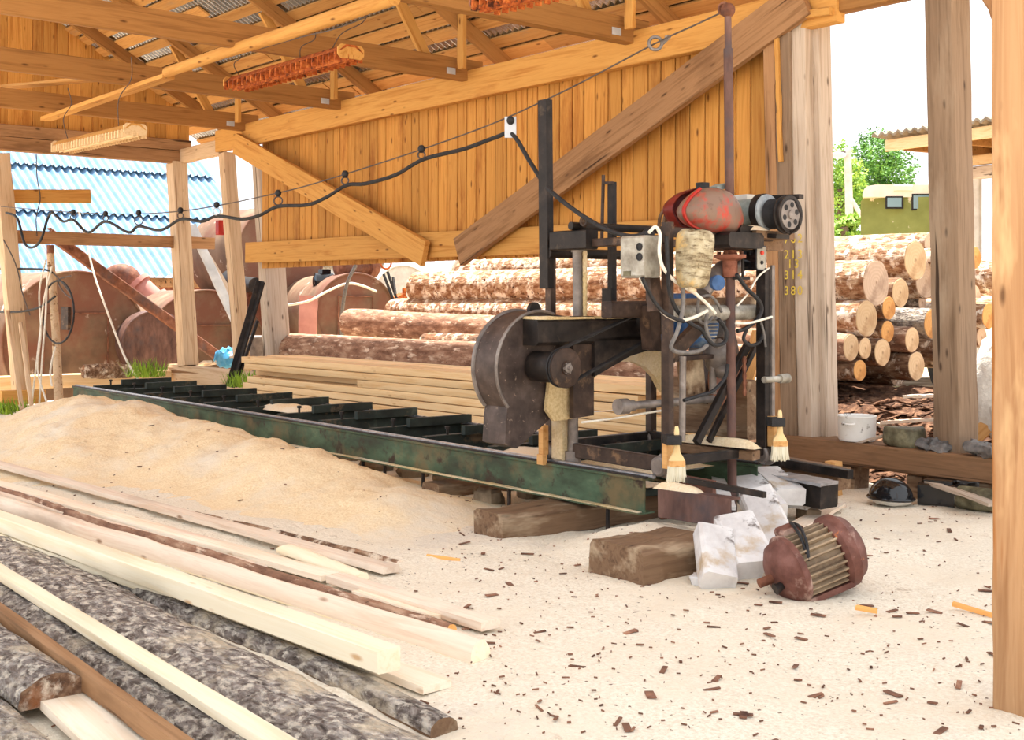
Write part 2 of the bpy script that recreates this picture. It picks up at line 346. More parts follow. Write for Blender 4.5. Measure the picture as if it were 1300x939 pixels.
M['enamel'] = surf('sooty_white_enamel', [(.3, (232, 230, 224)), (.7, (250, 249, 246))], scale=4, rough=.35, vary=0, layer=((96, 84, 74), 9, .58, .66), layer2=((150, 120, 90), 16, .66, .7))
M['tarblock'] = surf('greasy_stained_can', [(.3, (60, 54, 40)), (.5, (104, 98, 76)), (.7, (146, 140, 112))], scale=10, detail=7, rough=.6, vary=0, bstr=.4)
M['rag'] = surf('dark_grey_cloth', [(.3, (70, 68, 68)), (.6, (112, 108, 106)), (.8, (156, 150, 146))], scale=14, rough=.95, vary=.1, bstr=.6)
M['gloss'] = surf('glossy_black_plastic', [(.3, (16, 16, 18)), (.7, (34, 34, 38))], scale=6, rough=.12, vary=0, bstr=.02, spec=.6)
M['whitebag'] = surf('white_expanded_foam', [(.3, (214, 206, 196)), (.6, (244, 240, 232))], scale=5, detail=7, rough=.9, vary=0, bstr=.8, bdist=.06)
M['corr_grey'] = surf('galvanised_roof_sheet', [(.3, (170, 176, 184)), (.7, (216, 220, 226))], scale=3, rough=.5, metal=.2, vary=0)
M['corr_under'] = surf('shiny_corrugated_sheet', [(.3, (176, 182, 190)), (.7, (226, 230, 234))], scale=3, rough=.22, metal=.95, vary=0, bstr=.02)
M['corr_blue'] = surf('pale_blue_roof_sheet', [(.3, (92, 128, 160)), (.7, (128, 160, 188))], scale=2, rough=.6, vary=.05)
M['corr_asb'] = surf('grey_brown_roof_sheet', [(.3, (120, 108, 92)), (.7, (158, 144, 126))], scale=4, rough=.9, vary=0)
M['vangreen'] = surf('olive_green_paint', [(.3, (116, 122, 62)), (.6, (138, 146, 80)), (.8, (156, 160, 100))], scale=1.6, detail=6, rough=.6, vary=0, bstr=.05, layer=((216, 206, 176), 2.4, .64, .67))
M['vanroof'] = surf('cream_van_roof', [(.3, (236, 226, 200)), (.7, (248, 242, 224))], scale=3, rough=.6, vary=0)
M['rubber'] = surf('window_rubber', [(.3, (30, 30, 30)), (.7, (52, 50, 48))], scale=8, rough=.7, vary=0)
M['concrete'] = surf('pale_concrete', [(.3, (186, 180, 172)), (.7, (220, 216, 208))], scale=5, rough=.9, vary=.05)
M['leaf'] = surf('lime_green_leaf', [(.3, (96, 138, 44)), (.5, (140, 180, 70)), (.7, (196, 214, 110))], scale=.9, detail=4, rough=.6, vary=.35, island=True, bstr=0)
M['leaf_dark'] = surf('mid_green_leaf', [(.3, (58, 104, 40)), (.6, (100, 150, 62)), (.8, (150, 186, 96))], scale=.9, rough=.6, vary=.35, island=True, bstr=0)
M['grass'] = surf('bright_grass', [(.3, (96, 130, 30)), (.7, (160, 190, 60))], scale=6, rough=.7, vary=.3, island=True, bstr=0)
M['trunk'] = surf('grey_tree_bark', [(.3, (84, 70, 56)), (.7, (140, 120, 100))], scale=6, rough=.9, vary=0, bstr=.6)
M['bluetarp'] = surf('blue_plastic_film', [(.3, (60, 150, 206)), (.7, (110, 190, 230))], scale=6, rough=.4, vary=0)
M['yellowpaint'] = surf('yellow_chalk', [(.3, (196, 166, 60)), (.7, (226, 200, 90))], scale=30, rough=.9, vary=0)
M['boneyellow'] = surf('yellow_plastic', [(.3, (206, 160, 60)), (.7, (232, 196, 96))], scale=9, rough=.6, vary=0)
t = NT('van_glass'); t.out(lin((140, 170, 180)), .08, 0., spec=.8); M['glass'] = t.m
t = NT('lamp_tube_glass'); t.out(lin((240, 232, 214)), .3, 0., spec=.5); M['tubeglass'] = t.m
t = NT('red_button'); t.out(lin((214, 60, 40)), .4, 0.); M['redbutton'] = t.m
# ================================================================ SETTING
XL, YW = -18.3, 8.5          # left wall plane, long back wall plane
def nz(x, y, s=1., o=0): return noise.noise(V((x * s, y * s, o)))
def g2(x, y, cx, cy, sx, sy): return math.exp(-((x - cx) / sx) ** 2 - ((y - cy) / sy) ** 2)
def fz(x, y):
    return .022 * nz(x, y, 1.3) + .018 * nz(x, y, 3.2, 3) + .010 * nz(x, y, 9., 7) + .005 * nz(x, y, 19., 2)
def grid(fn, x0, x1, y0, y1, step, keep=None):
    mb = MB(); nx = max(2, int((x1 - x0) / step)); ny = max(2, int((y1 - y0) / step))
    mb.v = [V((x0 + (x1 - x0) * i / nx, y0 + (y1 - y0) * j / ny, fn(x0 + (x1 - x0) * i / nx, y0 + (y1 - y0) * j / ny))) for j in range(ny + 1) for i in range(nx + 1)]
    for j in range(ny):
        for i in range(nx):
            a = j * (nx + 1) + i; q = [a, a + 1, a + nx + 2, a + nx + 1]
            if keep is None or any(keep(mb.v[k]) for k in q): mb.f.append(q); mb.m.append(0)
    return mb
obj('floor', grid(fz, -18.6, 5, -4, 8.75, .07), M['sawdust_floor'], kind='structure', loc=(0, 0, 0), sharp=180)
def gz(x, y):
    z = -.12
    if x < -18.7: z = -.6
    elif y > 9.: z = -.05 + .04 * nz(x, y, .6)
    return z
obj('ground', grid(gz, -90, 40, -20, 110, .93), M['ground'], kind='structure', loc=(0, 0, 0), sharp=180)
# sawdust piles
def pile(x, y):
    h = .45 * g2(x, y, -12.75, 4.85, 1.25 if x < -12.75 else 1.7, .85) + .26 * g2(x, y, -10.3, 5.0, 1.9, .62) + .19 * g2(x, y, -8.4, 5.0, 1.3, .6) + .10 * g2(x, y, -7.0, 4.9, .5, .5) + .10 * g2(x, y, -14.2, 4.6, 1.0, .9)
    h += .14 * g2(x, y, -11.2, 4.1, 1.1, .5)
    if y > 5.35: h = min(h, .17)
    a = min(1, h * 5)
    w_ = x * .8 + y * .6 + .25 * nz(x, y, 1.1, 8)
    h += a * (.06 * nz(x + .3 * y, y - .2 * x, 1.6, 2) - .05 * abs(nz(w_, .25 * (y - x), 2.6, 3)) + .035 * nz(x, y, 3.4, 5) - .03 * abs(nz(x, y, 5., 6)) + .014 * nz(x, y, 10, 1) + .008 * nz(x, y, 22, 4)) + .03 * a + a * .03 * (.5 - abs(nz(x * 1.4 + .5 * y, y, 6.5, 9)) * 2)
    return h - .03
obj('sawdust_pile', grid(pile, -16.5, -6.3, 2.6, 6.6, .05, lambda p: p.z > -.02), M['sawdust'], label='long heap of pale sawdust beside the green track, highest at its far left end', cat='sawdust', kind='stuff', loc=(0, 0, 0), sharp=180)
HC = PZ(862, 690)
def heap(x, y):
    h = .13 * g2(x, y, -5.1, 5.2, .45, .35) + .10 * g2(x, y, HC.x, HC.y, .5, .4) + .07 * g2(x, y, -4.3, 5.5, .7, .5) + .09 * g2(x, y, -4.3, 6.3, .5, .6)
    h += min(1, h * 6) * (.02 * nz(x, y, 4, 5) + .015 * nz(x, y, 13, 1) + .01 * nz(x, y, 27, 2))
    return h - .03
obj('sawdust_heap', grid(heap, -6.4, -2.6, 3.6, 7.8, .04, lambda p: p.z > -.02), M['sawdust_floor'], label='low sawdust mound around the white blocks at the near end of the track', cat='sawdust', kind='stuff', loc=(0, 0, 0), sharp=180)
# chips scattered on the floor
mb = MB()
for i in range(800):
    if i < 600: p = PZ(random.uniform(560, 1290), 640 + 290 * random.random() ** 1.3)
    else: p = V((random.uniform(-11, -2), random.uniform(1.5, 5.2), 0))
    L = random.choice([.01, .012, .014, .016, .02, .025, .03, .06]) * random.uniform(.6, 1.3); w = L * random.uniform(.15, .5)
    q = random.uniform(0, math.pi); d = V((math.cos(q), math.sin(q), random.uniform(-.15, .15)))
    z = max(fz(p.x, p.y), heap(p.x, p.y), pile(p.x, p.y)) + .006
    c = V((p.x, p.y, z)); mb.bar(c - d * L / 2, c + d * L / 2, w, .006, ch=.3)
M['chip'] = surf('bark_chip', [(.3, (70, 46, 36)), (.6, (140, 100, 80)), (.8, (190, 150, 120))], scale=9, vary=.3, island=True, rough=.9)
obj('bark_chips', mb, M['chip'], label='dark bark chips scattered over the sawdust floor', cat='bark chips', kind='stuff', loc=(0, 0, 0))

# ---------------------------------------------------------------- long planked wall
def roofz(y): return 4.28 + .56 * (YW - y)
mb = MB(); x = -15.8
while x < -6.5:
    w = random.uniform(.155, .2); w = min(w, -6.42 - x)
    mb.bar((x + w / 2, YW + .06 - random.uniform(0, .008), 1.97), (x + w / 2, YW + .06, 4.07), .03, w - .012, up=(1, 0, 0), ch=.2)
    mb.bar((x + w, YW + .095, 1.97), (x + w, YW + .095, 4.07), .025, .1, up=(1, 0, 0), ch=.05); x += w
obj('wall_back', mb, M['plank_wall'], kind='structure', loc=(0, 0, 0))
AMB = dict(cat='beam')
beam('top_beam', (-16.95, YW - .06, 3.90), (-5.9, YW - .06, 3.93), .11, .32, M['amber'], label='long amber beam along the top of the plank wall', **AMB)
beam('lower_beam', (-16.05, YW - .04, 2.2), (-6.35, YW - .04, 2.10), .10, .29, M['amber'], label='long amber beam along the bottom of the plank wall', **AMB)
def on_wall(px, py, y): return PY(px, py, y)
beam('diagonal_brace', on_wall(300, 182, YW - .17), on_wall(540, 322, YW - .17), .07, .30, M['amber'], label='diagonal timber brace falling from left to right at the left end of the plank wall', cat='brace')
beam('diagonal_brace', on_wall(583, 320, YW - .17), on_wall(1022, -4, YW - .17), .07, .33, M['brownwood'], label='long brown diagonal brace rising to the right across the plank wall', cat='brace')
# ---------------------------------------------------------------- posts
def post(pt, pb, w, d, mat, label, y=None, x=None, zb=None, **kw):
    """timber post between two pixels on the plane y (or x)"""
    P = (lambda q: PY(q[0], q[1], y)) if y is not None else (lambda q: PX(q[0], q[1], x))
    a, b = P(pb), P(pt)
    if zb is not None: a = a + (b - a) * ((zb - a.z) / (b.z - a.z))
    return beam('timber_post', a, b, d, w, mat, up=(1, 0, 0), seg=12, jit=.005, label=label, cat='post', **kw)
post((224, 207), (239, 462), .27, .24, M['postwood'], 'thick weathered corner post at the far left back corner, beside the fallen rusty bar', y=8.4, zb=.49)
post((288, 195), (308, 465), .19, .19, M['postwood'], 'slim bright post behind the two leaning dark steel bars', y=8.52, zb=.46)
post((336, 190), (353, 470), .22, .34, M['greywood'], 'thick grey post at the left end of the plank wall', y=8.76, zb=.0)
post((0, 195), (28, 500), .22, .22, M['postwood'], 'bleached post at the left edge of the photo, leaning to the right', x=XL + .3, zb=.1)
# column made of several timbers at the right end of the wall
tA = beam('timber_post', PY(1000, 560, 8.42), PY(992, 10, 8.42), .14, .26, M['greybrown'], up=(1, 0, 0), seg=12, label='dark brown post with yellow chalk sums, behind the saw engine', cat='post')
tB = beam('timber_post', PY(1031, 556, 8.48), PY(1020, 25, 8.48), .20, .15, M['greywood'], up=(1, 0, 0), seg=12, label='pale grey post, left one of the bolted pair beside the open bay', cat='post')
tC = beam('timber_post', PY(1049, 556, 8.58), PY(1038, 25, 8.58), .17, .14, M['greywood'], up=(1, 0, 0), seg=12, label='grey cracked post, right one of the bolted pair beside the open bay', cat='post')
beam('timber_plank', PY(986, 556, 8.36), PY(977, 45, 8.36), .035, .11, M['brownwood'], up=(1, 0, 0), label='narrow weathered plank nailed along the left side of the chalk marked post', cat='plank')
beam('timber_batten', PY(991, 205, 8.33), PY(986, 40, 8.33), .03, .035, M['amber'], up=(1, 0, 0), label='thin bright orange batten high up beside the chalk marked post', cat='batten')
# chalk sums
chalk = []
for i, (s, py) in enumerate((('762', 308), ('213', 328), ('13', 340), ('314', 354), ('380', 374))):
    cu = bpy.data.curves.new('chalk_sum', 'FONT'); cu.body = s; cu.size = .105; cu.extrude = .001; cu.align_x = 'CENTER'; cu.space_character = 1.3
    tx = bpy.data.objects.new('chalk_sum', cu); COL.objects.link(tx); cu.materials.append(M['yellowpaint'])
    loc = PY(1007, py, 8.42 - .074); tx.parent = tA
    bpy.context.view_layer.update()
    tx.matrix_parent_inverse = tA.matrix_world.inverted()
    tx.matrix_basis = Matrix.Translation(loc) @ Matrix.Rotation(math.radians(90), 4, 'X')
    chalk.append(tx)
bpy.context.view_layer.update()
for tx in chalk:
    me = bpy.data.meshes.new_from_object(tx.evaluated_get(bpy.context.evaluated_depsgraph_get())); me.materials.clear(); me.materials.append(M['yellowpaint'])
    o = bpy.data.objects.new('chalk_writing', me); COL.objects.link(o); o.parent = tA; o.matrix_parent_inverse = tx.matrix_parent_inverse.copy(); o.matrix_basis = tx.matrix_basis.copy()
    bpy.data.objects.remove(tx)
post((1202, -30), (1214, 574), .23, .26, M['greybrown'], 'freestanding square post on the sill, right of the open bay', y=8.5)
np_ = PZ(1299, 899)
bpy.context.view_layer.update()
npost = beam('timber_post', (np_.x, np_.y, -.02), PD(1297, -60, 4.5), .16, .16, M['nearpost'], up=(1, 0, 0), seg=14, jit=.003, label='nearest post, warm pine standing at the right edge of the photo', cat='post')
# ---------------------------------------------------------------- sills
SILL_T = .375
beam('sill_beam', PY(985, 566, 8.28) + V((-.15, .17, 0)), PY(1275, 601, 8.28) + V((.9, .17, 0)), .34, .19, M['sillwood'], label='heavy sill timber under the right hand posts, carrying the white pot', cat='beam')
for px in (1085, 1170, 1262):
    p = PY(px, 640, 8.42)
    obj('support_block', MB().box((p.x, 8.42, .08), (.13, .2, .2)).jitter(.004), M['dustytimber'], label='short timber block under the sill beam, ' + {1085: 'left of the black plastic shell', 1170: 'right of the black plastic shell', 1262: 'beside the near post'}[px], cat='block')
a = PX(-60, 510, XL); 
beam('sill_beam', (XL, 4.6, .31), (XL, 8.25, .31), .2, .2, M['pale'], label='pale sill timber along the far left end wall, below the big rusty tank', cat='beam')
beam('sill_beam', (XL - .15, 8.42, .36), (-15.2, 8.42, .33), .24, .27, M['postwood'], label='sunlit sill timber between the far corner post and the lumber stack', cat='beam')
beam('timber_offcut', PX(0, 505, XL + .6), PX(56, 503, XL + .6), .16, .2, M['amber'], label='short orange timber lying at the far left edge below the sill', cat='timber')
obj('dusted_log', MB().tube([PX(106, 472, XL + .5), PX(130, 471, XL + .5), PX(166, 471, XL + .5)], [.1, .115, .1], 12).jitter(.008), M['bark'], label='short snowy grey log lying on the far sill in front of the big tank', cat='log')
# ---------------------------------------------------------------- end wall header, gable planks
beam('header_beam', (XL, 4.0, 3.78), (XL, 8.5, 3.78), .14, .2, M['brownwood'], label='lower weathered header beam over the far left opening', cat='beam')
beam('header_beam', (XL + .02, 4.0, 3.97), (XL + .02, 8.6, 3.97), .12, .17, M['brownwood'], label='upper weathered header beam resting on another over the far left opening', cat='beam')
beam('header_beam', (XL + .05, YW - .02, 3.80), (-16.9, YW - .02, 3.82), .14, .22, M['postwood'], label='short header beam from the far corner post to the plank wall', cat='beam')
mb = MB(); y = 2.2
while y < 8.55:
    w = random.uniform(.15, .2); zt = roofz(y + w / 2) + .32
    mb.bar((XL - .05, y + w / 2, 3.85), (XL - .05, y + w / 2, zt), .034, w, up=(0, 1, 0), ch=.32); y += w
obj('wall_left', mb, M['plank_wall'], kind='structure', loc=(0, 0, 0))
beam('rail_board', PX(8, 249, XL + .12), PX(115, 249, XL + .12), .03, .20, M['amber'], label='short orange board nailed across the far left opening, near the top', cat='board')
beam('rail_board', PX(14, 300, XL + .10), PX(272, 309, XL + .10), .05, .19, M['brownwood'], label='long weathered rail across the far left opening, in front of the blue roof', cat='board')
def px_bar(name, a, b, x, w, h, mat, **kw): return beam(name, PX(a[0], a[1], x), PX(b[0], b[1], x), w, h, mat, **kw)
# header on the open right bay
beam('header_beam', (-6.3, YW - .02, 3.97), (-2.2, YW - .02, 3.97), .14, .24, M['amber_dark'], label='header beam over the open bay at top right', cat='beam')
beam('corbel_board', PY(1003, 24, 8.42), PY(1062, 16, 8.42), .2, .06, M['amber'], label='short orange bearing board on top of the post pair', cat='board')
p = PD(1262, -8, 8.6)
beam('knee_brace', PD(1246, -40, 4.62), PD(1284, 52, 4.58), .05, .07, M['brownwood'], label='dark knee brace behind the near post, top right corner', cat='brace')
# ---------------------------------------------------------------- roof
YR = 1.0  # roof's front edge, out of view, carried forward to keep sun off the foreground
mb = MB(); xs = []; x = -19.2
while x < -3.4: xs.append(x); x += .0165
prof = [.022 * math.sin(2 * math.pi * (x / .10)) for x in xs]
def sl(y, dz): return roofz(y) + dz
for t in range(2):
    pass
ny = 2; vs = []; fs = []
for k, y in enumerate((9.35, YR)):
    for x, h in zip(xs, prof): vs.append(V((x, y, sl(y, .30 + h))))
n = len(xs)
for i in range(n - 1): fs.append([i, i + 1, n + i + 1, n + i])
mb.add(vs, fs)
obj('ceiling', mb, M['corr_under'], kind='structure', loc=(0, 0, 0), sharp=80)
mb = MB(); y = 9.25; k = 0
while y > YR + .2:
    w = random.uniform(.14, .20); yc = y - w / 2; z = sl(yc, .255)
    r = Matrix.Rotation(-math.atan(.56), 3, 'X')
    x = -19.1
    while x < -3.5:
        L = random.uniform(3.0, 5.5); x2 = min(x + L, -3.5)
        if random.random() < .95: mb.box(((x + x2) / 2, yc + random.uniform(-.015, .015), z), (x2 - x - .01, w, .026), rot=r, ch=.05)
        x = x2
    y -= w + (random.choice([.012, .015, .02, .03, .07, .12, .16]))
obj('trim_1', mb, M['roofboard'], kind='structure', loc=(0, 0, 0))
TBX = [-16.06, -13.48, -10.83, -8.25]
pos = ['fourth from the near side', 'third from the near side', 'second from the near side', 'nearest, by the orange rusty lamp']
for X, s in zip(TBX, pos):
    beam('tie_beam', (X, YR, 4.08), (X, YW + .1, 4.08), .11, .24, M['amber_dark'], label='roof tie beam, ' + s, cat='beam')
    beam('rafter', (X + .1, 9.3, sl(9.3, .15)), (X + .1, YR, sl(YR, .15)), .06, .17, M['amber_dark'], label='sloping rafter beside the tie beam ' + s, cat='rafter')
    beam('strut', (X + .19, 8.2, 4.05), (X + .19, 8.2, roofz(8.2) + .2), .1, .05, M['amber'], label='upright strut on the tie beam ' + s, cat='strut')
    beam('strut', (X - .09, 8.0, 4.05), (X - .09, 7.35, roofz(7.35) + .16), .05, .12, M['amber'], label='slanting strut on the tie beam ' + s, cat='strut')
    # galvanised nail plate
    obj('nail_plate', MB().box((X + .062, YW - .35, 4.04), (.004, .12, .07), ch=.02), M['corr_grey'], label='small galvanised nail plate on the tie beam ' + s, cat='plate')
for X, s in ((-17.6, 'close to the planked gable'),):
    beam('rafter', (X, 9.3, sl(9.3, .15)), (X, YR, sl(YR, .15)), .06, .17, M['amber_dark'], label='sloping rafter ' + s, cat='rafter')
# poles laid under the tie beams
beam('roof_batten', PZ(58, 151, 3.94), PZ(214, 97, 3.94), .14, .05, M['amber'], label='flat bright board under two tie beams, left of the round pole', cat='board')
mb = MB(); a, b = PZ(212, 92, 3.95), PZ(500, -4, 3.95)
mb.tube([(0, 0, 0), (1.3, 0, .01), (2.6, 0, -.01), ((b - a).length, 0, 0)], [.055, .06, .066, .07], 14)
local_obj('roof_pole', mb, M['amber'], a, b, label='round peeled pole hung under the tie beams at top left', cat='pole')
beam('roof_batten', PZ(-10, 112, 4.3), PZ(125, 100, 4.3), .2, .03, M['roofboard'], label='loose board lying on the tie beams at far left', cat='board')
# ---------------------------------------------------------------- hanging lamps
def lamp(name, a, b, w, mats, label, rails=1, wires=()):
    a, b = V(a), V(b); e = empty(name, a.lerp(b, .5), label, 'lamp', 'hanging strip lamps')
    ax = (b - a).normalized(); sd = ax.cross(V((0, 0, 1))).normalized(); up = sd.cross(ax)
    L = (b - a).length
    mb = MB()
    ra = [a + sd * (w * x) + up * z for x, z in ((-.46, .03), (-.3, .07), (-.2, .09), (.2, .09), (.3, .07), (.46, .03), (.42, .03), (.16, .07), (-.16, .07), (-.42, .03))]
    mb.loops([ra, [p + ax * L for p in ra]])
    obj('housing', mb, mats[0], e)
    for s in (-.45, .45):
        c = a.lerp(b, .5 + s * 1.1) + up * .03
        obj('end_cap', MB().box(c, (.02, w * 1.0, .12), rot=Matrix((ax, -sd, up)).transposed(), ch=.25), mats[1], e)
    mb = MB(); n = int(L / .10)
    for i in range(n):
        c = a + ax * (L * (i + .5) / n) - up * .012
        for q_ in (-.44, .44): mb.box(c + sd * (w * q_), (.018, .05, .075), rot=Matrix((ax, -sd, up)).transposed(), ch=.01)
        mb.box(c + up * .02, (.008, w * .9, .02), rot=Matrix((ax, -sd, up)).transposed(), ch=.01)
    for s in (-.1, .1): mb.bar(a + sd * (w * s) - up * .02, b + sd * (w * s) - up * .02, .006, .05, up=up)
    obj('louvre_grille', mb, mats[2], e)
    for s in (-.2, .2):
        obj('lamp_tube', MB().cyl(a + sd * w * s + ax * .06 + up * .028, b + sd * w * s - ax * .06 + up * .028, .013, 10), M['tubeglass'], e)
    mb = MB()
    for t, top in wires:
        p = a.lerp(b, t) + up * .09; q = V(top)
        mb.tube(curve_pts([p, p.lerp(q, .4) + sd * .05, p.lerp(q, .7) - sd * .04, q], 5), .005, 5)
    if wires: obj('hanging_wire', mb, M['wire'], e)
    return e
def up_to(p, z=3.98): return V((p[0], p[1], z))
la, lb = PY(78, 189, 5.2), PY(172, 168, 5.0)
lamp('strip_lamp', la, lb, .24, (M['amber'], M['pale'], M['pale']), 'small dust covered strip lamp hanging at far left, below the flat board', wires=((.1, up_to(la.lerp(lb, .1))), (.8, up_to(la.lerp(lb, .95)))))
la, lb = PY(298, 110, 5.9), PY(446, 70, 5.8)
lamp('strip_lamp', la, lb, .26, (M['rust_orange'], M['amber'], M['rust_orange']), 'rusty strip lamp with bare tubes hanging beside the round pole', wires=((.05, PZ(300, 60, 4.0)), (.6, PZ(400, 38, 4.0)), (.85, PZ(470, 12, 4.0))))
la, lb = PD(612, 9, 9.2), PD(720, -16, 8.4)
lamp('strip_lamp', la, lb, .24, (M['rust_orange'], M['rust'], M['rust_orange']), 'rusty strip lamp caked in orange dust, cut by the top edge of the photo', wires=())
def cable(name, pts, r, mat, label, cat='cable', n=8, smooth=6, group=None, parent=None):
    return obj(name, MB().tube(curve_pts(pts, smooth), r, n), mat, parent, label=label, cat=cat, group=group)
# loose wires along the poles
cable('loose_wire', [PZ(330, 62, 3.9), PZ(390, 45, 3.86), PZ(420, 38, 3.82), PZ(462, 22, 3.9), PZ(478, 4, 3.98)], .006, M['wire'], 'thin black wire looped around the round pole at top')
cable('loose_wire', [PX(46, 196, XL + .15), PX(47, 225, XL + .16), PX(51, 252, XL + .16), PX(46, 275, XL + .16), PX(47, 300, XL + .16)], .008, M['wire'], 'thin dark wire dangling in front of the short orange board', n=5)
# ================================================================ SAWMILL TRACK
ZR = .40
Pr, Pl = PZ(824, 606, ZR), PZ(97, 490, ZR)
td = (Pl - Pr).normalized(); nd = V((-td.y, td.x, 0)); nd = nd if nd.y > 0 else -nd
TL = (Pl - Pr).length; GAUGE = 1.06
def tp(u, w, z): return Pr + td * u + nd * w + V((0, 0, z - ZR))
track = empty('sawmill_track', tp(TL / 2, GAUGE / 2, 0), 'long low green steel track with dark cross bars, carrying the saw head', 'track')
def ibeam(w):
    mb = MB(); h = .225; b = .055; tk = .009
    prof = [(-b, -h), (b, -h), (b, -h + tk), (-b + .02 if w else -.02, -h + tk), (-.02, -tk - .01), (b, -tk - .01), (b, -.01), (-b, -.01)]
    # channel seen from the front: flat web with narrow flanges
    prof = [(-.075, -h), (.05, -h), (.05, -h + tk), (-.035, -h + .014), (-.035, -.028), (-.06, -.02), (-.06, -.006), (.05, -.006), (.05, -.0055), (-.05, -.0055)]
    prof = [(-.085, -h), (.05, -h), (.05, -h + tk), (-.03, -h + tk), (-.03, -.018), (.05, -.018), (.05, 0), (-.06, 0), (-.06, -.014), (-.04, -.02), (-.04, -h + tk), (-.085, -h + tk)]
    rings = []
    for i in range(41):
        o = tp(TL * i / 40, w, ZR)
        rings.append([o + nd * (q[0] + (random.uniform(-.0015, .0015))) + V((0, 0, q[1])) for q in prof])
    return mb.loops(rings)
for w, nm in ((0, 'front'), (GAUGE, 'back')):
    r = obj('rail', ibeam(w), M['green'], track, sharp=30)
    mb = MB(); mb.bar(tp(-.02, w - .04, ZR + .004), tp(TL, w - .04, ZR + .004), .03, .012); mb.bar(tp(-.02, w + .03, ZR + .004), tp(TL, w + .03, ZR + .004), .02, .02)
    obj('running_edge', mb, M['black'], r)
    obj('sawdust_line', MB().bar(tp(.02, w - .062, ZR - .214), tp(TL, w - .062, ZR - .214), .036, .012, seg=60, jit=.003), M['dust_thin'], r)
    obj('running_strip', MB().bar(tp(-.05, w - .006, ZR + .012), tp(TL, w - .006, ZR + .012), .03, .024, ch=.2), M['brightsteel'], r)
u = .95; k = 0
while u < TL - .1:
    mb = MB(); z = ZR + .02
    mb.bar(tp(u, .09, z - .06), tp(u, GAUGE - .06, z - .06), .07, .13, ch=.05)
    mb.bar(tp(u - .07, .42, z + .035), tp(u - .07, GAUGE + .02, z + .035), .05, .075, ch=.05)
    cb = obj('cross_bar', mb, M['dkgreen'], track)
    for w in (.3, .62):
        mb = MB(); mb.cyl(tp(u - .02, w, z - .1), tp(u - .02, w, z + .075), .011, 8); mb.cyl(tp(u - .02, w, z + .05), tp(u - .02, w, z + .072), .022, 6); obj('bolt', mb, M['black'], cb)
    pass
    u += .86 if k % 2 else .8; k += 1
for px in (196, 226, 316, 382, 460, 492, 548, 672, 812):
    p = PZ(px, 0 + 490 + .157 * (px - 97) + 40, .15); uu = (p - Pr).dot(td); 
    obj('foot_pin', MB().cyl(tp(uu, -.03, .03), tp(uu, -.03, .19), .014, 8), M['black'], track)
for uu in (.5, 3.2, 6., 8.8):
    obj('tie_bar', MB().bar(tp(uu, 0, .2), tp(uu, GAUGE, .2), .06, .05), M['dkgreen'], track)
# sawdust lying between the rails
mb = grid(lambda x, y: .36 + .05 * nz(x, y, 2.2, 3) + .012 * nz(x, y, 14), -10.6, -9.4, 5.75, 6.25, .05)
def sheet(name, c, a, b, ang, h, label):
    mb = MB(); c = V(c); n = 14; R = Matrix.Rotation(ang, 3, 'Z'); rings = []
    vs = []; fs = []
    for i in range(n + 1):
        for j in range(n + 1):
            x, y = -1 + 2 * i / n, -1 + 2 * j / n; rr = min(1, x ** 6 + y ** 4)
            p = c + R @ V((x * a, y * b, 0)); vs.append(p + V((0, 0, h * (1 - rr) * (1 + .5 * nz(p.x, p.y, 5)) - .004)))
    for i in range(n):
        for j in range(n): q = i * (n + 1) + j; fs.append([q, q + n + 1, q + n + 2, q + 1])
    mb.add(vs, fs)
    return obj(name, mb, M['sawdust'], label=label, cat='sawdust', kind='stuff', loc=(0, 0, 0), sharp=180)
mb = None
sheet('sawdust_patch', tp(5.65, .55, .40), .42, .20, 0, .05, 'small sawdust heap caught on the cross bars at mid track')
sheet('sawdust_patch', tp(.75, .55, .36), .42, .42, 0, .05, 'sawdust spread inside the saw head base, between the rails')
sheet('sawdust_patch', tp(1.55, .5, .37), .28, .4, 0, .04, 'sawdust lying under the wheel guard, between the rails')
sheet('sawdust_patch', PY(862, 622, 5.46) + V((-.0, 0, .0)), .18, .045, 0, .035, 'sawdust heaped on the rusty end channel below the front brush')
# ================================================================ SAW HEAD
XA, XB, YF, YB = -6.29, -5.20, 5.62, 6.62
head = empty('bandsaw_head', ((XA + XB) / 2, (YF + YB) / 2, ZR), 'dark oily bandsaw carriage with wheel guard, motors and cables, standing on the track', 'saw')
def part(name, mb, mat, parent=None, label=None, **kw): return obj(name, mb, M[mat] if isinstance(mat, str) else mat, parent or head, label=label, **kw)
def vpost(x, y, z0, z1, w, d, mat, name='frame_post'):
    return part(name, MB().bar((x, y, z0), (x, y, z1), d, w, up=(1, 0, 0), ch=.06), mat)
vpost(XB, YF, .43, 1.99, .068, .046, 'darksteel'); vpost(XA, YF, .43, 1.95, .06, .05, 'darksteel')
vpost(XB, YB - .06, .43, 1.72, .08, .06, 'black'); vpost(XA, YB, .43, 1.93, .06, .06, 'darksteel')
vpost(XB + .045, YB - .02, .43, 1.74, .02, .03, 'greysteel', 'slide_bar')
m0 = PY(692, 127, YF - .03); m1 = PY(694, 366, YF - .03)
part('mast', MB().bar(m0, m1, .09, .06, up=(0, 1, 0), ch=.06), 'black')
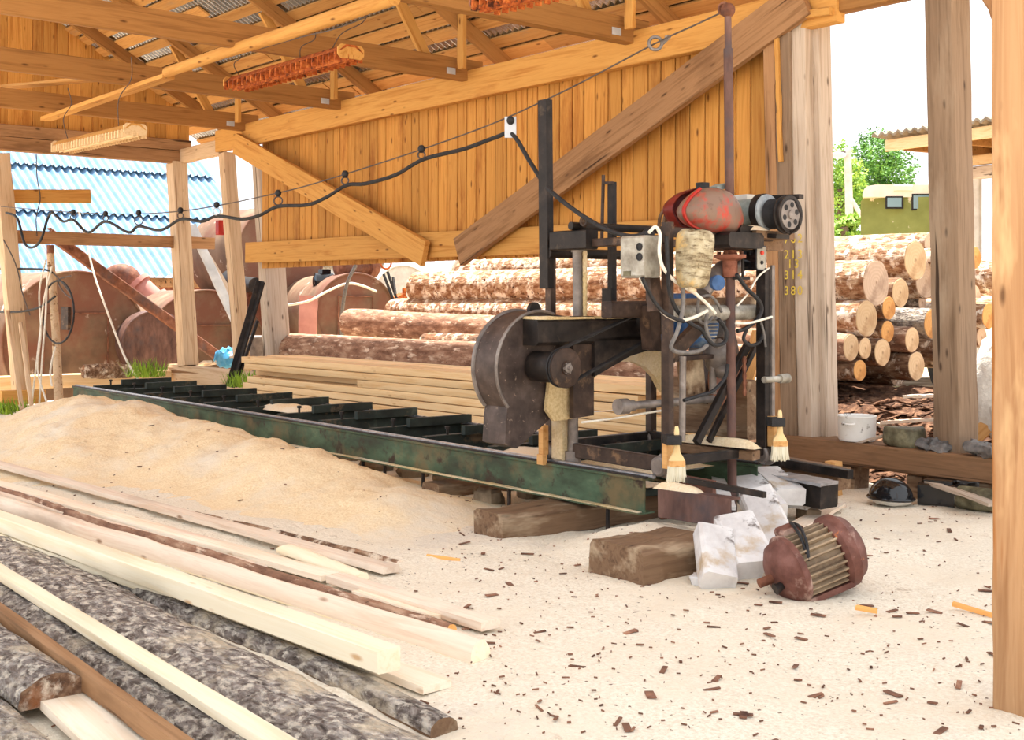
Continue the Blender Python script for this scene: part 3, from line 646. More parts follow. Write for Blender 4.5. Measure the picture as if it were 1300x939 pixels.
# top frame
mb = MB(); mb.bar((XA, YF, 1.885), (XB, YF, 1.885), .06, .055); part('top_beam', mb, 'darksteel')
part('clamp_block', MB().box(PY(728, 305, YF - .03), (.36, .11, .13)), 'black')
part('clamp_roller', MB().cyl(PY(742, 281, YF - .06), PY(742, 281, YF + .06), .035, 16).torus(PY(742, 281, YF - .065), (0, 1, 0), .026, .012, 16, 6), 'darksteel')
part('top_tube', MB().cyl((-5.98, YF - .1, 2.0), (-5.9, YB + .1, 2.0), .028, 14), 'black')
part('top_tube', MB().cyl((XA + .03, YF - .05, 1.83), (XA + .08, YB + .1, 1.83), .035, 14), 'black')
part('top_rail', MB().bar((XB, YF, 1.93), (XB, YB, 1.93), .07, .06), 'darksteel')
part('top_rail', MB().bar((XA, YB, 1.93), (XB, YB, 1.88), .06, .06), 'darksteel')
# second upright with screw
a, b = PY(777, 231, 5.98), PY(777, 425, 5.98)
part('inner_post', MB().bar(a, b, .055, .045, up=(0, 1, 0)).bar(PY(773, 366, 5.97), PY(773, 428, 5.97), .10, .05, up=(0, 1, 0)), 'black')
part('threaded_rod', MB().cyl(PY(766, 222, 5.95), PY(764, 303, 5.95), .012, 10).bar(PY(765, 232, 5.95), PY(778, 232, 5.95), .02, .02), 'darksteel')
# lift screws
part('lift_screw', MB().cyl(PY(733, 318, YF + .02), PY(734, 424, YF + .02), .034, 16).cyl(PY(733, 313, YF + .02), PY(733, 320, YF + .02), .044, 12), 'greysteel')
part('drive_chain', MB().tube([PY(742.5, 318 + i * 4, YF + .05) + V((0, 0, 0)) for i in range(22)], [.014 + .004 * (i % 2) for i in range(22)], 8), 'dust_thin')
part('guide_column', MB().cyl(PY(727.5, 520, YF), PY(727, 580, YF), .036, 14).cyl(PY(727, 572, YF), PY(727, 588, YF), .055, 14), 'greysteel')
# base frame
part('base_bar', MB().bar((XA - .05, YF, .50), (XB + .02, YF, .48), .05, .095), 'darksteel')
part('base_bar', MB().bar((XA, YB - .03, .50), (XB + .1, YB - .03, .5), .05, .08), 'black')
part('base_bar', MB().bar((XA, YF, .50), (XA, YB, .5), .07, .07), 'black')
part('base_bar', MB().bar((XB, YF, .50), (XB, YB, .5), .06, .06), 'black')
part('dusty_bar', MB().bar(PY(853, 566, 6.2), PY(960, 578, 6.35), .12, .06), 'dustytimber')
sheet('sawdust_patch', PY(905, 563, 6.27) + V((0, 0, .0)), .36, .05, math.radians(5), .05, 'long ridge of sawdust on the rear base bar of the saw head')
for x, y in ((XA + .02, YF - .03), (XB - .02, YF - .03), (XA, YB - .03), (XB, YB - .05)):
    w_ = part('flanged_wheel', MB().lathe((x, y - .045, .475), (0, 1, 0), [(0, .05), (.01, .062), (.06, .058), (.065, .078), (.085, .078), (.085, .01)], 20), 'greysteel')
part('scraper_block', MB().box(PY(690, 558, YF - .1), (.045, .05, .2)).box(PY(688, 583, YF - .12), (.06, .04, .07)), 'blockwood')
part('pad_block', MB().box(PY(714, 556, YF - .02), (.11, .1, .30), ch=.15), 'dust_thin')
# ---- front wheel guard
GX = -6.0
wc = V((GX, 5.26, 1.07)); R0 = .365
arc = [V((GX, wc.y + R0 * math.cos(q), wc.z + R0 * math.sin(q))) for q in [math.radians(a) for a in range(70, 226, 9)]]
poly = arc + [PX(643, 528, GX), PX(641, 564, GX), PX(656, 569, GX), PX(687, 542, GX), PX(700, 530, GX), PX(738, 528, GX), PX(738, 404, GX)]
guard = part('wheel_guard', MB().prism(poly, (-.23, 0, 0)), 'guard', sharp=25)
part('guard_flange', MB().tube([p + V((.004, 0, 0)) for p in arc], .011, 8).tube([p + V((-.23, 0, 0)) for p in arc], .016, 8), 'greysteel', guard)
part('inner_panel', MB().prism([PX(694, 484, GX + .02), PX(729, 487, GX + .02), PX(729, 530, GX + .02), PX(700, 534, GX + .02), PX(690, 520, GX + .02)], (.03, 0, 0)), 'dust_thin')
part('back_plate', MB().prism([PX(728, 401, -5.88), PX(754, 401, -5.88), PX(754, 527, -5.88), PX(728, 531, -5.88)], (-.04, 0, 0)), 'darksteel')
part('guard_lug', MB().lathe(PX(676, 393, GX - .1) , (1, 0, 0), [(0, .05), (.03, .05)], 14), 'black')
# shaft housing, pulleys, belt
pc = PX(718, 467, -5.70)
part('bearing_housing', MB().lathe(pc + V((-.30, 0, 0)), (1, 0, 0), [(0, .085), (.02, .10), (.2, .10), (.22, .085), (.26, .08)], 26), 'black')
pul = part('drive_pulley', MB().lathe(pc + V((-.06, 0, 0)), (1, 0, 0), [(0, .115), (.01, .122), (.02, .105), (.03, .122), (.04, .105), (.05, .125), (.066, .128), (.07, .122), (.07, .045), (.082, .042), (.082, .012)], 40), 'darksteel')
mb = MB().lathe(pc + V((.02, 0, 0)), (1, 0, 0), [(0, .03), (.012, .03), (.014, .014), (.03, .012)], 18)
for i in range(6):
    q = i * math.pi / 3; mb.cyl(pc + V((.015, .034 * math.cos(q), .034 * math.sin(q))), pc + V((.026, .034 * math.cos(q), .034 * math.sin(q))), .007, 6)
part('hub_bolts', mb, 'greysteel', pul)
p2 = V((-5.70, 6.02, 1.35)); r1, r2 = .118, .095
part('motor_pulley', MB().lathe(p2 + V((-.06, 0, 0)), (1, 0, 0), [(0, .1), (.07, .1), (.07, .03), (.1, .025)], 28), 'black')
d = (p2 - pc); d.x = 0; ang = math.atan2(d.z, d.y)
for off in (-.045, -.02):
    pts = []
    for i in range(13):
        q = ang + math.pi / 2 + math.pi * i / 12; pts.append(pc + V((off, r1 * math.cos(q), r1 * math.sin(q))))
    for i in range(13):
        q = ang - math.pi / 2 + math.pi * i / 12; pts.append(p2 + V((off, r2 * math.cos(q), r2 * math.sin(q))))
    part('drive_belt', MB().tube(pts + [pts[0]], .009, 6, cap=False), 'cable')
# head beam and the dark housing between the posts
part('head_beam', MB().bar((-5.95, 5.12, 1.30), (-5.95, 6.95, 1.30), .2, .17), 'black')
mb = MB().bar((-5.95, 5.12, 1.392), (-5.95, 6.75, 1.388), .19, .016, seg=16, jit=.006); part('beam_sawdust', mb, 'dust_thin')
part('belt_housing', MB().prism([PX(755, 430, -5.85), PX(832, 424, -5.85), PX(838, 440, -5.85), PX(800, 452, -5.85), PX(755, 478, -5.85)], (-.12, 0, 0)), 'black')
part('end_bracket', MB().prism([PX(824, 388, -5.6), PX(837, 386, -5.6), PX(840, 446, -5.6), PX(829, 444, -5.6)], (-.1, 0, 0)), 'darksteel')
part('bracket_box', MB().bar(PX(770, 393, -5.72), PX(826, 392, -5.72), .1, .11), 'darksteel')
part('arch_guard', MB().prism([PX(q[0], q[1], -6.03) for q in ((752, 436), (842, 434), (844, 498), (838, 490), (832, 478), (820, 466), (804, 459), (786, 459), (772, 465), (754, 480))], (-.05, 0, 0)), 'dust_thin')
# rear wheel guard
wc2 = V((GX, 6.98, 1.07))
poly = [V((GX, wc2.y + .30 * math.cos(q), wc2.z + .34 * math.sin(q))) for q in [math.radians(a) for a in range(-110, 100, 10)]]
part('wheel_guard', MB().prism(poly, (-.2, 0, 0)), 'guard', sharp=25, label='rear wheel guard')
part('saw_blade', MB().bar((-6.1, 5.2, .735), (-6.1, 7.0, .735), .035, .0012, up=(0, 0, 1), ch=.01), 'brightsteel')
# blade guides and lower shaft
g0, g1 = PX(787, 516, -5.45), PX(905, 506, -5.45)
part('guide_shaft', MB().cyl(g0, g1, .026, 14).lathe(g0, g1 - g0, [(-.02, .03), (-.02, .05), (.06, .05), (.06, .035), (.12, .035), (.12, .026)], 18), 'greysteel')
part('guide_shaft', MB().cyl(PX(970, 482, -5.15), PX(1000, 480, -5.15), .022, 12).lathe(PX(1000, 480, -5.15), (0, 1, 0), [(-.09, .03), (0, .034), (.01, .02)], 14), 'cast', label='ribbed handle of the rear guide')
part('slack_rope', MB().tube(curve_pts([PX(738, 536, -5.7), PX(780, 531, -5.6), PX(815, 525, -5.5), PX(840, 521, -5.4)], 6), .007, 6), 'whitecable')
# ---- control box
c0, c1 = PY(788, 300, 5.40), PY(818, 352, 5.40); y1 = PX(838, 330, c1.x).y
cx, cy, cz = (c0.x + c1.x) / 2, (5.40 + y1) / 2, (c0.z + c1.z) / 2
cbx = part('control_box', MB().box((cx, cy, cz), (c1.x - c0.x, y1 - 5.40, c0.z - c1.z), ch=.10), 'cast')
for py in (313, 326):
    p = PY(812, py, 5.40); part('button_hole', MB().lathe(p + V((0, .005, 0)), (0, -1, 0), [(0, .024), (.012, .024), (.012, .018), (.009, .016)], 16), 'cable', cbx)
part('name_plate', MB().box(PY(796, 347, 5.398), (.06, .006, .03)), 'tarblock', cbx)
part('box_bracket', MB().bar(PY(828, 352, 5.55), PY(832, 395, 5.55), .1, .05, up=(1, 0, 0)), 'darksteel')
# ---- cable gland on top of the control box
part('cable_gland', MB().ball(PY(823, 296, 5.48), (.04, .04, .03)), 'cable')
# ---- red tank cowl
tx, ty, tz = PX(893, 271, -5.3)
cowl = empty('tank_cowl', (tx, ty, tz), None, None); cowl.parent = head; cowl.location = V((tx, ty, tz)) - WL['bandsaw_head']
def shell(outline, steps, n=4):
    ring0 = curve_pts(outline + [outline[0]], n)[:-1]; c = sum(ring0, V()) / len(ring0)
    return MB().loops([[c + (p - c) * k + V((dx, 0, dz)) for p in ring0] for dx, k, dz in steps])
OL = [PX(q[0], q[1], -5.2) for q in ((886, 240), (904, 238), (921, 246), (932, 262), (937, 284), (924, 299), (906, 297), (886, 291), (871, 282), (865, 267), (873, 252))]
part('tank_shell', shell(OL, [(-.10, .6, 0), (-.08, .84, 0), (-.03, .97, 0), (0, 1, 0), (.045, .965, 0), (.08, .87, .005), (.105, .7, .01), (.12, .42, .012)]), 'red', cowl, sharp=180)
OR = [PX(q[0], q[1], -5.42) for q in ((888, 238), (876, 240), (862, 246), (852, 256), (849, 266), (853, 277), (861, 288), (872, 293), (884, 290), (886, 262))]
part('tank_shell', shell(OR, [(-.10, .5, 0), (-.085, .78, 0), (-.04, .95, 0), (.0, 1, 0), (.03, .98, 0), (.025, .86, 0), (-.05, .7, 0)]), 'reddark', cowl, sharp=60, label='dark hollow rear half of the cowl')
part('tank_lip', MB().tube([p + V((.02, 0, 0)) for p in curve_pts([OL[0], OL[10], OL[9], OL[8], OL[7], OL[6], OL[5]], 5)], .013, 8), 'redlip', cowl)
part('filler_cap', MB().cyl(PX(892, 243, -5.35), PX(892, 232, -5.35), .045, 16), 'cable', cowl)
part('filler_knob', MB().box(PX(911, 238, -5.35), (.07, .09, .035), rot=Matrix.Rotation(.3, 3, 'X')), 'teal', cowl)
part('belt_guard_hoop', MB().tube([PX(836, 290, -5.6), PX(838, 274, -5.6), PX(846, 262, -5.6), PX(856, 258, -5.6), PX(866, 268, -5.6), PX(870, 290, -5.6)], .012, 8).prism([PX(842, 290, -5.62), PX(846, 268, -5.62), PX(856, 262, -5.62), PX(866, 290, -5.62)], (-.02, 0, 0)), 'dustytimber')
# ---- feed motor with disc and holed pulley
mc = PY(955, 271, 6.5)
def axial(px, py): return PY(px, py, 6.5)
part('motor_mount', MB().box(mc + V((.0, .02, -.15)), (.36, .4, .05)).box(mc + V((-.1, .02, -.21)), (.3, .5, .07)), 'dustytimber')
sheet('sawdust_patch', mc + V((.02, -.12, -.122)), .17, .08, 0, .03, 'sawdust caked on the motor mount at the top right of the saw head')
part('feed_motor', MB().lathe(mc + V((-.2, 0, 0)), (1, 0, 0), [(0, .06), (.01, .085), (.1, .1), (.2, .1), (.23, .08)], 26), 'teal')
dc = axial(976, 269)
part('clutch_disc', MB().lathe(dc + V((-.02, 0, 0)), (1, 0, 0), [(0, .1), (.0, .118), (.014, .118), (.016, .115), (.016, .03), (.03, .028), (.03, .01)], 36), 'disc')
part('clutch_backing', MB().lathe(dc + V((-.07, 0, 0)), (1, 0, 0), [(0, .1), (.0, .124), (.045, .124)], 32), 'black')
drum = axial(990, 271)
part('spring_drum', MB().lathe(drum + V((-.08, 0, 0)), (1, 0, 0), [q for i in range(8) for q in ((i * .022, .085), (i * .022 + .011, .10))], 28), 'cable')
pp = axial(1001, 272.5)
hp = part('holed_pulley', MB().lathe(pp + V((-.03, 0, 0)), (1, 0, 0), [(0, .08), (0, .125), (.012, .125), (.024, .105), (.036, .125), (.05, .125), (.05, .105), (.04, .1), (.04, .01)], 36), 'black')
mb = MB().lathe(pp + V((.012, 0, 0)), (1, 0, 0), [(0, .098), (.006, .096), (.006, .03), (.018, .028), (.018, .01)], 32); part('pulley_web', mb, 'greysteel', hp)
for i in range(6):
    q = i * math.pi / 3 + .3; c = pp + V((.0185, .066 * math.cos(q), .066 * math.sin(q)))
    part('pulley_hole', MB().lathe(c, (1, 0, 0), [(0, .019), (.001, .019)], 14), 'cable', hp)
part('pulley_guard', MB().tube([axial(1002, 293) + V((0, 0, -.02)), axial(1014, 288), axial(1017, 272), axial(1010, 256)], .009, 6), 'black')
part('drum_frame', MB().bar(axial(966, 299), axial(994, 300), .14, .03), 'black')
part('drum_cover', MB().bar(axial(980, 252) + V((-.1, .12, .02)), axial(1003, 252) + V((0, .12, .02)), .05, .03), 'black')
part('parts_tray', MB().box(PY(944, 254, 6.75), (.22, .2, .06)), 'concrete')
part('engine_block', MB().box(PY(925, 306, 6.2), (.3, .35, .10), ch=.2).box(PY(941, 297, 6.3), (.15, .2, .1), ch=.2), 'black')
# ---- small switch box
a = PY(960, 312, 6.48); b = PY(960, 343, 6.48)
sb = part('switch_box', MB().box((XB - .03, 6.5, (a.z + b.z) / 2), (.12, .11, a.z - b.z), ch=.1), 'gloss')
fx = XB - .03 + .061
part('switch_plate', MB().box((fx, 6.5, (a.z + b.z) / 2), (.006, .095, (a.z - b.z) * .92)), 'cast', sb)
zc = (a.z + b.z) / 2
part('stop_button', MB().lathe((fx, 6.5, zc + .035), (1, 0, 0), [(0, .016), (.012, .014)], 14), 'redbutton', sb)
part('start_button', MB().lathe((fx, 6.5, zc - .03), (1, 0, 0), [(0, .014), (.01, .012)], 14), 'cable', sb)
# ---- main blue motor
bc = PX(888, 413, -5.60)
bm_ = part('main_motor', MB().lathe(bc + V((-.34, 0, 0)), (1, 0, 0), [(0, .10), (.01, .15), (.3, .155), (.36, .15), (.40, .125), (.42, .11), (.42, .03)], 36).box(bc + V((-.12, -.02, .17)), (.16, .14, .1), ch=.15), 'blue')
mb = MB()
for i in range(7): mb.box(bc + V((.082, .0, -.075 + .025 * i)), (.012, .19 - .012 * abs(i - 3), .011))
part('cooling_grille', mb, 'cast', bm_)
mb = MB()
for i in range(16):
    q = math.radians(-70 + i * 20); c = bc + V((-.18, .152 * math.cos(q), .152 * math.sin(q)))
    mb.bar(c + V((-.13, 0, 0)), c + V((.13, 0, 0)), .008, .03, up=(0, math.cos(q), math.sin(q)))
part('motor_fins', mb, 'blue', bm_)
part('motor_bracket', MB().bar(PX(850, 452, -5.45), PX(893, 408, -5.45), .05, .1, up=(0, 0, 1)).bar(PX(850, 456, -5.5), PX(900, 452, -5.5), .08, .03), 'darksteel')
part('cross_tube', MB().cyl(PX(851, 398, -5.3), PX(964, 396, -5.3), .052, 18), 'cast')
part('cross_tube', MB().bar(PX(851, 385, -5.36), PX(966, 382, -5.36), .05, .06), 'dustytimber', label='squared upper cross bar')
part('exhaust_pipe', MB().tube([PX(893, 372, -5.35), PX(905, 352, -5.35), PX(917, 342, -5.35), PX(940, 335, -5.45)], [.05, .05, .06, .06], 14), 'greysteel')
part('gauge', MB().lathe(PX(909, 359, -5.2), (1, -.3, 0), [(0, .05), (.03, .05), (.034, .04)], 18), 'blue', label='small blue faced dial')
part('side_plate', MB().prism([PX(q[0], q[1], -5.55) for q in ((862, 450), (892, 446), (896, 500), (868, 506))], (-.03, 0, 0)), 'dustytimber')
part('gear_case', MB().ball(PX(910, 452, -5.5), (.1, .08, .12), n=14, k=9, jit=.08).ball(PX(918, 470, -5.45), (.07, .06, .06), n=12, k=8, jit=.08).cyl(PX(905, 430, -5.5), PX(905, 500, -5.5), .025, 10), 'greysteel')
part('gear_wheel', MB().lathe(PX(922, 480, -5.75), (1, 0, 0), [(0, .2), (.02, .2), (.02, .17), (.01, .05)], 40), 'rust')
part('diagonal_strut', MB().bar(PX(950, 436, -5.3), PX(884, 562, -5.3), .045, .05), 'black')
part('diagonal_strut', MB().bar(PX(959, 440, -5.35), PX(900, 560, -5.35), .03, .04), 'black')
part('chain', MB().tube([PX(945, 452 + 5 * i, -5.25) for i in range(11)], [.016 if i % 2 else .01 for i in range(11)], 6), 'rust')
part('lever_rod', MB().cyl(PX(867, 452, -5.35), PX(866, 560, -5.35), .022, 12), 'greysteel')
part('limit_switch', MB().box(PX(941, 353, -5.2), (.05, .12, .02)).cyl(PX(943, 352, -5.2), PX(943, 322, -5.2), .01, 8), 'black')
# ---- paint brushes taped to the frame as rail wipers
def brush(top, w, label, sc=1.):
    top = V(top); e = empty('paint_brush', top, label, 'brush')
    sd = V((.55, .835, 0))      # the flat of the brush
    th = V((.835, -.55, 0)); dn = V((0, 0, -1))
    def sec(z, a, b): return [top + dn * (z * sc) + sd * (x * a * sc) + th * (y * b * sc) for x, y in ((-.5, -.35), (-.35, -.5), (.35, -.5), (.5, -.35), (.5, .35), (.35, .5), (-.35, .5), (-.5, .35))]
    part('handle', MB().loops([sec(0, .02, .012), sec(.03, .03, .02), sec(.12, .034, .024), sec(.17, .045, .026), sec(.20, .085, .03), sec(.225, .105, .032)]), 'brushwood', e)
    part('ferrule', MB().loops([sec(.222, .108, .04), sec(.26, .112, .042)]), 'blockwood', e, label='copper coloured band')
    mb = MB()
    for i in range(15):
        for j in range(3):
            x = -.47 + .94 * i / 14; y = -.3 + .3 * j
            p = top + dn * .255 * sc + sd * (x * .108 * sc) + th * (y * .04 * sc); L = random.uniform(.095, .115)
            mb.tube([p, p + dn * L * .5 * sc + sd * x * .006, p + dn * L * sc + sd * (x * .026 + random.uniform(-.003, .003))], [.0055, .006, .004], 5)
    part('bristles', mb, 'bristle', e)
    part('tape_wrap', MB().box(top + dn * .085 * sc - sd * .03, (.09, .13, .055), rot=Matrix((sd, -th, V((0, 0, 1)))).transposed()), 'cable', e)
    return e
brush(PY(859, 541, 5.50), 1, 'paint brush taped upright to the near post of the saw head, bristles down', .93)
brush(PY(990, 520, 6.55), 1, 'paint brush taped to the rear post of the saw head, near the sill', .93)
for q, Y, s in ((848, 5.53, 'front'), (981, 6.58, 'rear')):
    z0 = PY(q, 552 if Y < 6 else 528, Y); z1 = PY(q, 594 if Y < 6 else 566, Y)
    part('wood_spacer', MB().bar(z0, z1, .06, .05, up=(1, 0, 0)), 'blockwood')
# ---- jug
jc = PX(881, 329, -5.02)
jug = empty('plastic_jug', jc - V((0, 0, .17)), 'grimy beige plastic jug hanging upside down beside the grey control box', 'jug')
rj = Matrix.Rotation(math.radians(-6), 3, 'X')
mb = MB(); rings = []
for z, w, d in ((-.175, .03, .03), (-.172, .07, .06), (-.15, .085, .075), (-.10, .095, .085), (-.03, .102, .09), (.04, .106, .094), (.11, .108, .096), (.15, .104, .092), (.172, .085, .075), (.178, .04, .04)):
    ring = []
    for j in range(28):
        q = 2 * math.pi * j / 28; cs, sn = math.cos(q), math.sin(q)
        ring.append(jc + rj @ V((d * math.copysign(abs(cs) ** .55, cs), (w) * math.copysign(abs(sn) ** .55, sn), z + .006 * math.sin(3 * q + z * 40))))
    rings.append(ring)
mb.loops(rings)
part('jug_body', mb, 'jug', jug, sharp=60)
mb = MB()
for i in range(8):
    z = -.06 + i * .022
    mb.bar(jc + rj @ V((.088, -.055, z)), jc + rj @ V((.088, .055, z)), .012, .008)
part('moulded_ribs', mb, 'jug', jug)
part('jug_cap', MB().cyl(jc + rj @ V((0, 0, -.172)), jc + rj @ V((0, 0, -.20)), .022, 14), 'dust_thin', jug)
# ---- cables of the saw head
def cab(pts, r, mat, name='power_cable', label=None): return part(name, MB().tube(curve_pts(pts, 6), r, 8), mat, label=label)
def C(x, l): return [PX(a, b, x) for a, b in l]
cab(C(-5.1, [(824, 295), (832, 288), (838, 298), (837, 320), (842, 340), (856, 356), (868, 364), (882, 372), (900, 388), (908, 398)]), .011, 'whitecable', label='white cable')
cab(C(-5.08, [(813, 353), (822, 368), (832, 385), (846, 400), (862, 406), (880, 403), (898, 394)]), .011, 'whitecable', label='white cable')
cab(C(-5.05, [(815, 352), (826, 375), (838, 392), (852, 402), (868, 408)]), .012, 'cable')
cab(C(-5.09, [(846, 300), (848, 340), (850, 370), (860, 395), (876, 410), (890, 418), (898, 430), (908, 438), (920, 434), (922, 420), (912, 405)]), .013, 'cable')
cab(C(-5.06, [(867, 365), (867, 390), (860, 420), (852, 440), (862, 447), (885, 446), (898, 438)]), .013, 'greycable')
cab(C(-5.12, [(898, 398), (896, 412), (902, 432), (912, 440), (921, 430), (918, 412), (908, 403)]), .012, 'greycable')
cab(C(-5.2, [(887, 376), (886, 396), (889, 408), (897, 410), (905, 402)]), .01, 'greycable')
cab(C(-5.15, [(886, 378), (900, 375), (910, 384), (916, 396)]), .01, 'greycable')
cab(C(-5.15, [(924, 462), (920, 480), (905, 496), (888, 502), (868, 508)]), .012, 'cable')
cab(C(-5.1, [(935, 348), (948, 366), (962, 380), (967, 392), (962, 404), (948, 416), (936, 420)]), .014, 'cable')
cab(C(-5.08, [(934, 410), (950, 410), (966, 406), (980, 402)]), .008, 'whitecable', label='white cable')
cab(C(-5.12, [(976, 340), (962, 352), (950, 372), (936, 388)]), .006, 'whitecable', label='thin white cable')
cab(C(-5.1, [(966, 408), (970, 424), (972, 440)]), .008, 'greycable')
cab(C(-5.15, [(948, 418), (944, 430), (952, 438), (964, 434), (970, 420)]), .012, 'cable')
cab([PY(694, 238, YF - .1), PY(715, 256, YF - .1), PY(740, 274, YF - .12), PY(770, 291, YF - .14), PY(800, 300, YF - .16), PX(822, 296, -5.2)], .016, 'cable')
# ================================================================ MAST PIPE
pb = PZ(930, 664, .03)
mast = empty('pipe_mast', (pb.x, pb.y, 0), 'tall rusty pipe mast with a flange, standing in front of the saw head', 'pipe')
pt = PD(924, 13, (pb - CAM).dot(FW)); pm = pb.lerp(pt, .925)
part('pipe', MB().tube([pb - V((0, 0, .03)), pb.lerp(pt, .3), pb.lerp(pt, .6), pm], .031, 18).tube([pm, pt], .023, 16), 'rustdark', mast)
pf = pb.lerp(pt, (664 - 326) / (664 - 13))
part('flange', MB().lathe(pf + V((0, 0, -.006)), (0, 0, 1), [(-.13, .042), (-.12, .05), (-.02, .05), (-.0, .105), (.02, .105), (.022, .05), (.05, .04)], 28), 'redbrown', mast)
mb = MB()
for i in range(4):
    q = i * math.pi / 2 + .4; c = pf + V((.076 * math.cos(q), .076 * math.sin(q), .012)); mb.cyl(c, c + V((0, 0, .025)), .013, 6)
part('flange_bolt', mb, 'rust', mast)
part('eye_cap', MB().ball(pt, (.05, .05, .05), n=12, k=8).torus(pt + V((-.04, 0, .02)), (0, 1, 0), .035, .012, 16, 6), 'rust', mast)
# ================================================================ FESTOON
def WY(px): return pb.y - (924 - px) / 924 * .75
wpx = [(922, 13), (886, 30), (832, 55), (745, 101), (690, 128), (620, 159), (534, 190), (438, 221), (352, 245), (229, 268), (120, 271), (0, 262)]
obj('suspension_wire', MB().tube(curve_pts([PY(a, b, WY(a)) for a, b in wpx], 5), .006, 6), M['wire'], label='thin steel wire stretched from the pipe mast to the far left wall', cat='wire')
pr_ = PY(832, 55, WY(832))
obj('tension_ring', MB().torus(pr_, FW, .045, .012, 20, 6).tube([pr_ + RT * .05, pr_ + RT * .1 + V((0, 0, .05)), PY(846, 47, WY(846))], .014, 6), M['greysteel'], label='round steel ring in the suspension wire near the pipe mast', cat='ring')
cpx = [(692, 236), (672, 204), (650, 170), (630, 174), (589, 189), (538, 202), (502, 222), (464, 233), (440, 235), (415, 250), (390, 260), (353, 262), (330, 273), (307, 278), (276, 274), (256, 281), (230, 278), (204, 292), (176, 287), (163, 295), (134, 281), (112, 295), (93, 279), (80, 281), (64, 271), (52, 304), (41, 314), (31, 308), (22, 277), (8, 270)]
obj('festoon_cable', MB().tube(curve_pts([PY(a, b, WY(a) - .01) for a, b in cpx], 5), [.017] * (5 * (len(cpx) - 1) + 1), 8), M['cable'], label='black festoon cable looping along the suspension wire to the saw head', cat='cable')
ords = ['first', 'second', 'third', 'fourth', 'fifth', 'sixth', 'seventh', 'eighth', 'ninth']
for i, (px, y0, y1) in enumerate(((648, 153, 170), (535, 189, 203), (438, 221, 236), (353, 245, 263), (275, 260, 275), (229, 267, 279), (176, 270, 288), (134, 271, 282), (93, 269, 281))):
    a, b = PY(px, y0, WY(px) - .02), PY(px, y1, WY(px) - .02); R = (a.z - b.z) / 2
    e = empty('cable_hanger', a, 'small wire hanger, %s from the pipe mast, holding up the festoon cable' % ords[i], 'hanger', 'festoon hangers')
    part('roller', MB().ball(a, (.035, .03, .035), n=12, k=8), 'cable', e)
    part('link', MB().torus(a.lerp(b, .55), FW, max(R * .6, .03), .007, 16, 6), 'corr_grey' if i in (0, 4) else 'wire', e)
    if i == 0: part('hanger_plate', MB().box(a.lerp(b, .5), (.09, .012, a.z - b.z + .06), rot=Matrix.Rotation(YAW, 3, 'Z')), 'corr_grey', e)
# ================================================================ LOGS
def log(a, b, ra, rb, bark, end, label, group=None, name='log', bump=.025, cutfar=False):
    """round log from its near cut end a to its far end b"""
    a, b = V(a), V(b); L = (b - a).length; so = random.uniform(0, 100); n = 26; k = max(8, int(L / .3))
    mb = MB(); rings = []
    for i in range(k + 1):
        t = i / k; r = ra + (rb - ra) * t; ring = []
        cy, cz = .02 * nz(t * 3, so), .02 * nz(t * 3, so + 9)
        if i in (0, k): r *= .985
        for j in range(n):
            q = 2 * math.pi * j / n
            rr = r * (1 + bump * 2 * noise.noise(V((t * L * 1.6, math.cos(q) * 1.4 + so, math.sin(q) * 1.4))))
            ring.append(V((t * L, cy + rr * math.cos(q), cz + rr * math.sin(q))))
        rings.append(ring)
    mb.loops(rings)
    o = local_obj(name, mb, M[bark], a, b, label=label, cat='log', group=group)
    if end:
        m2 = MB(); r0 = rings[0]; c = sum(r0, V()) / n
        ring1 = [c + (p - c) * .955 + V((-.006, 0, 0)) for p in r0]; m2.loops([[p + V((.004, 0, 0)) - (p - c) * .03 for p in r0], ring1])
        e = obj('cut_end', m2, M[end], loc=(0, 0, 0)); e.parent = o
    return o
G_ = 'logs stacked behind the shed'
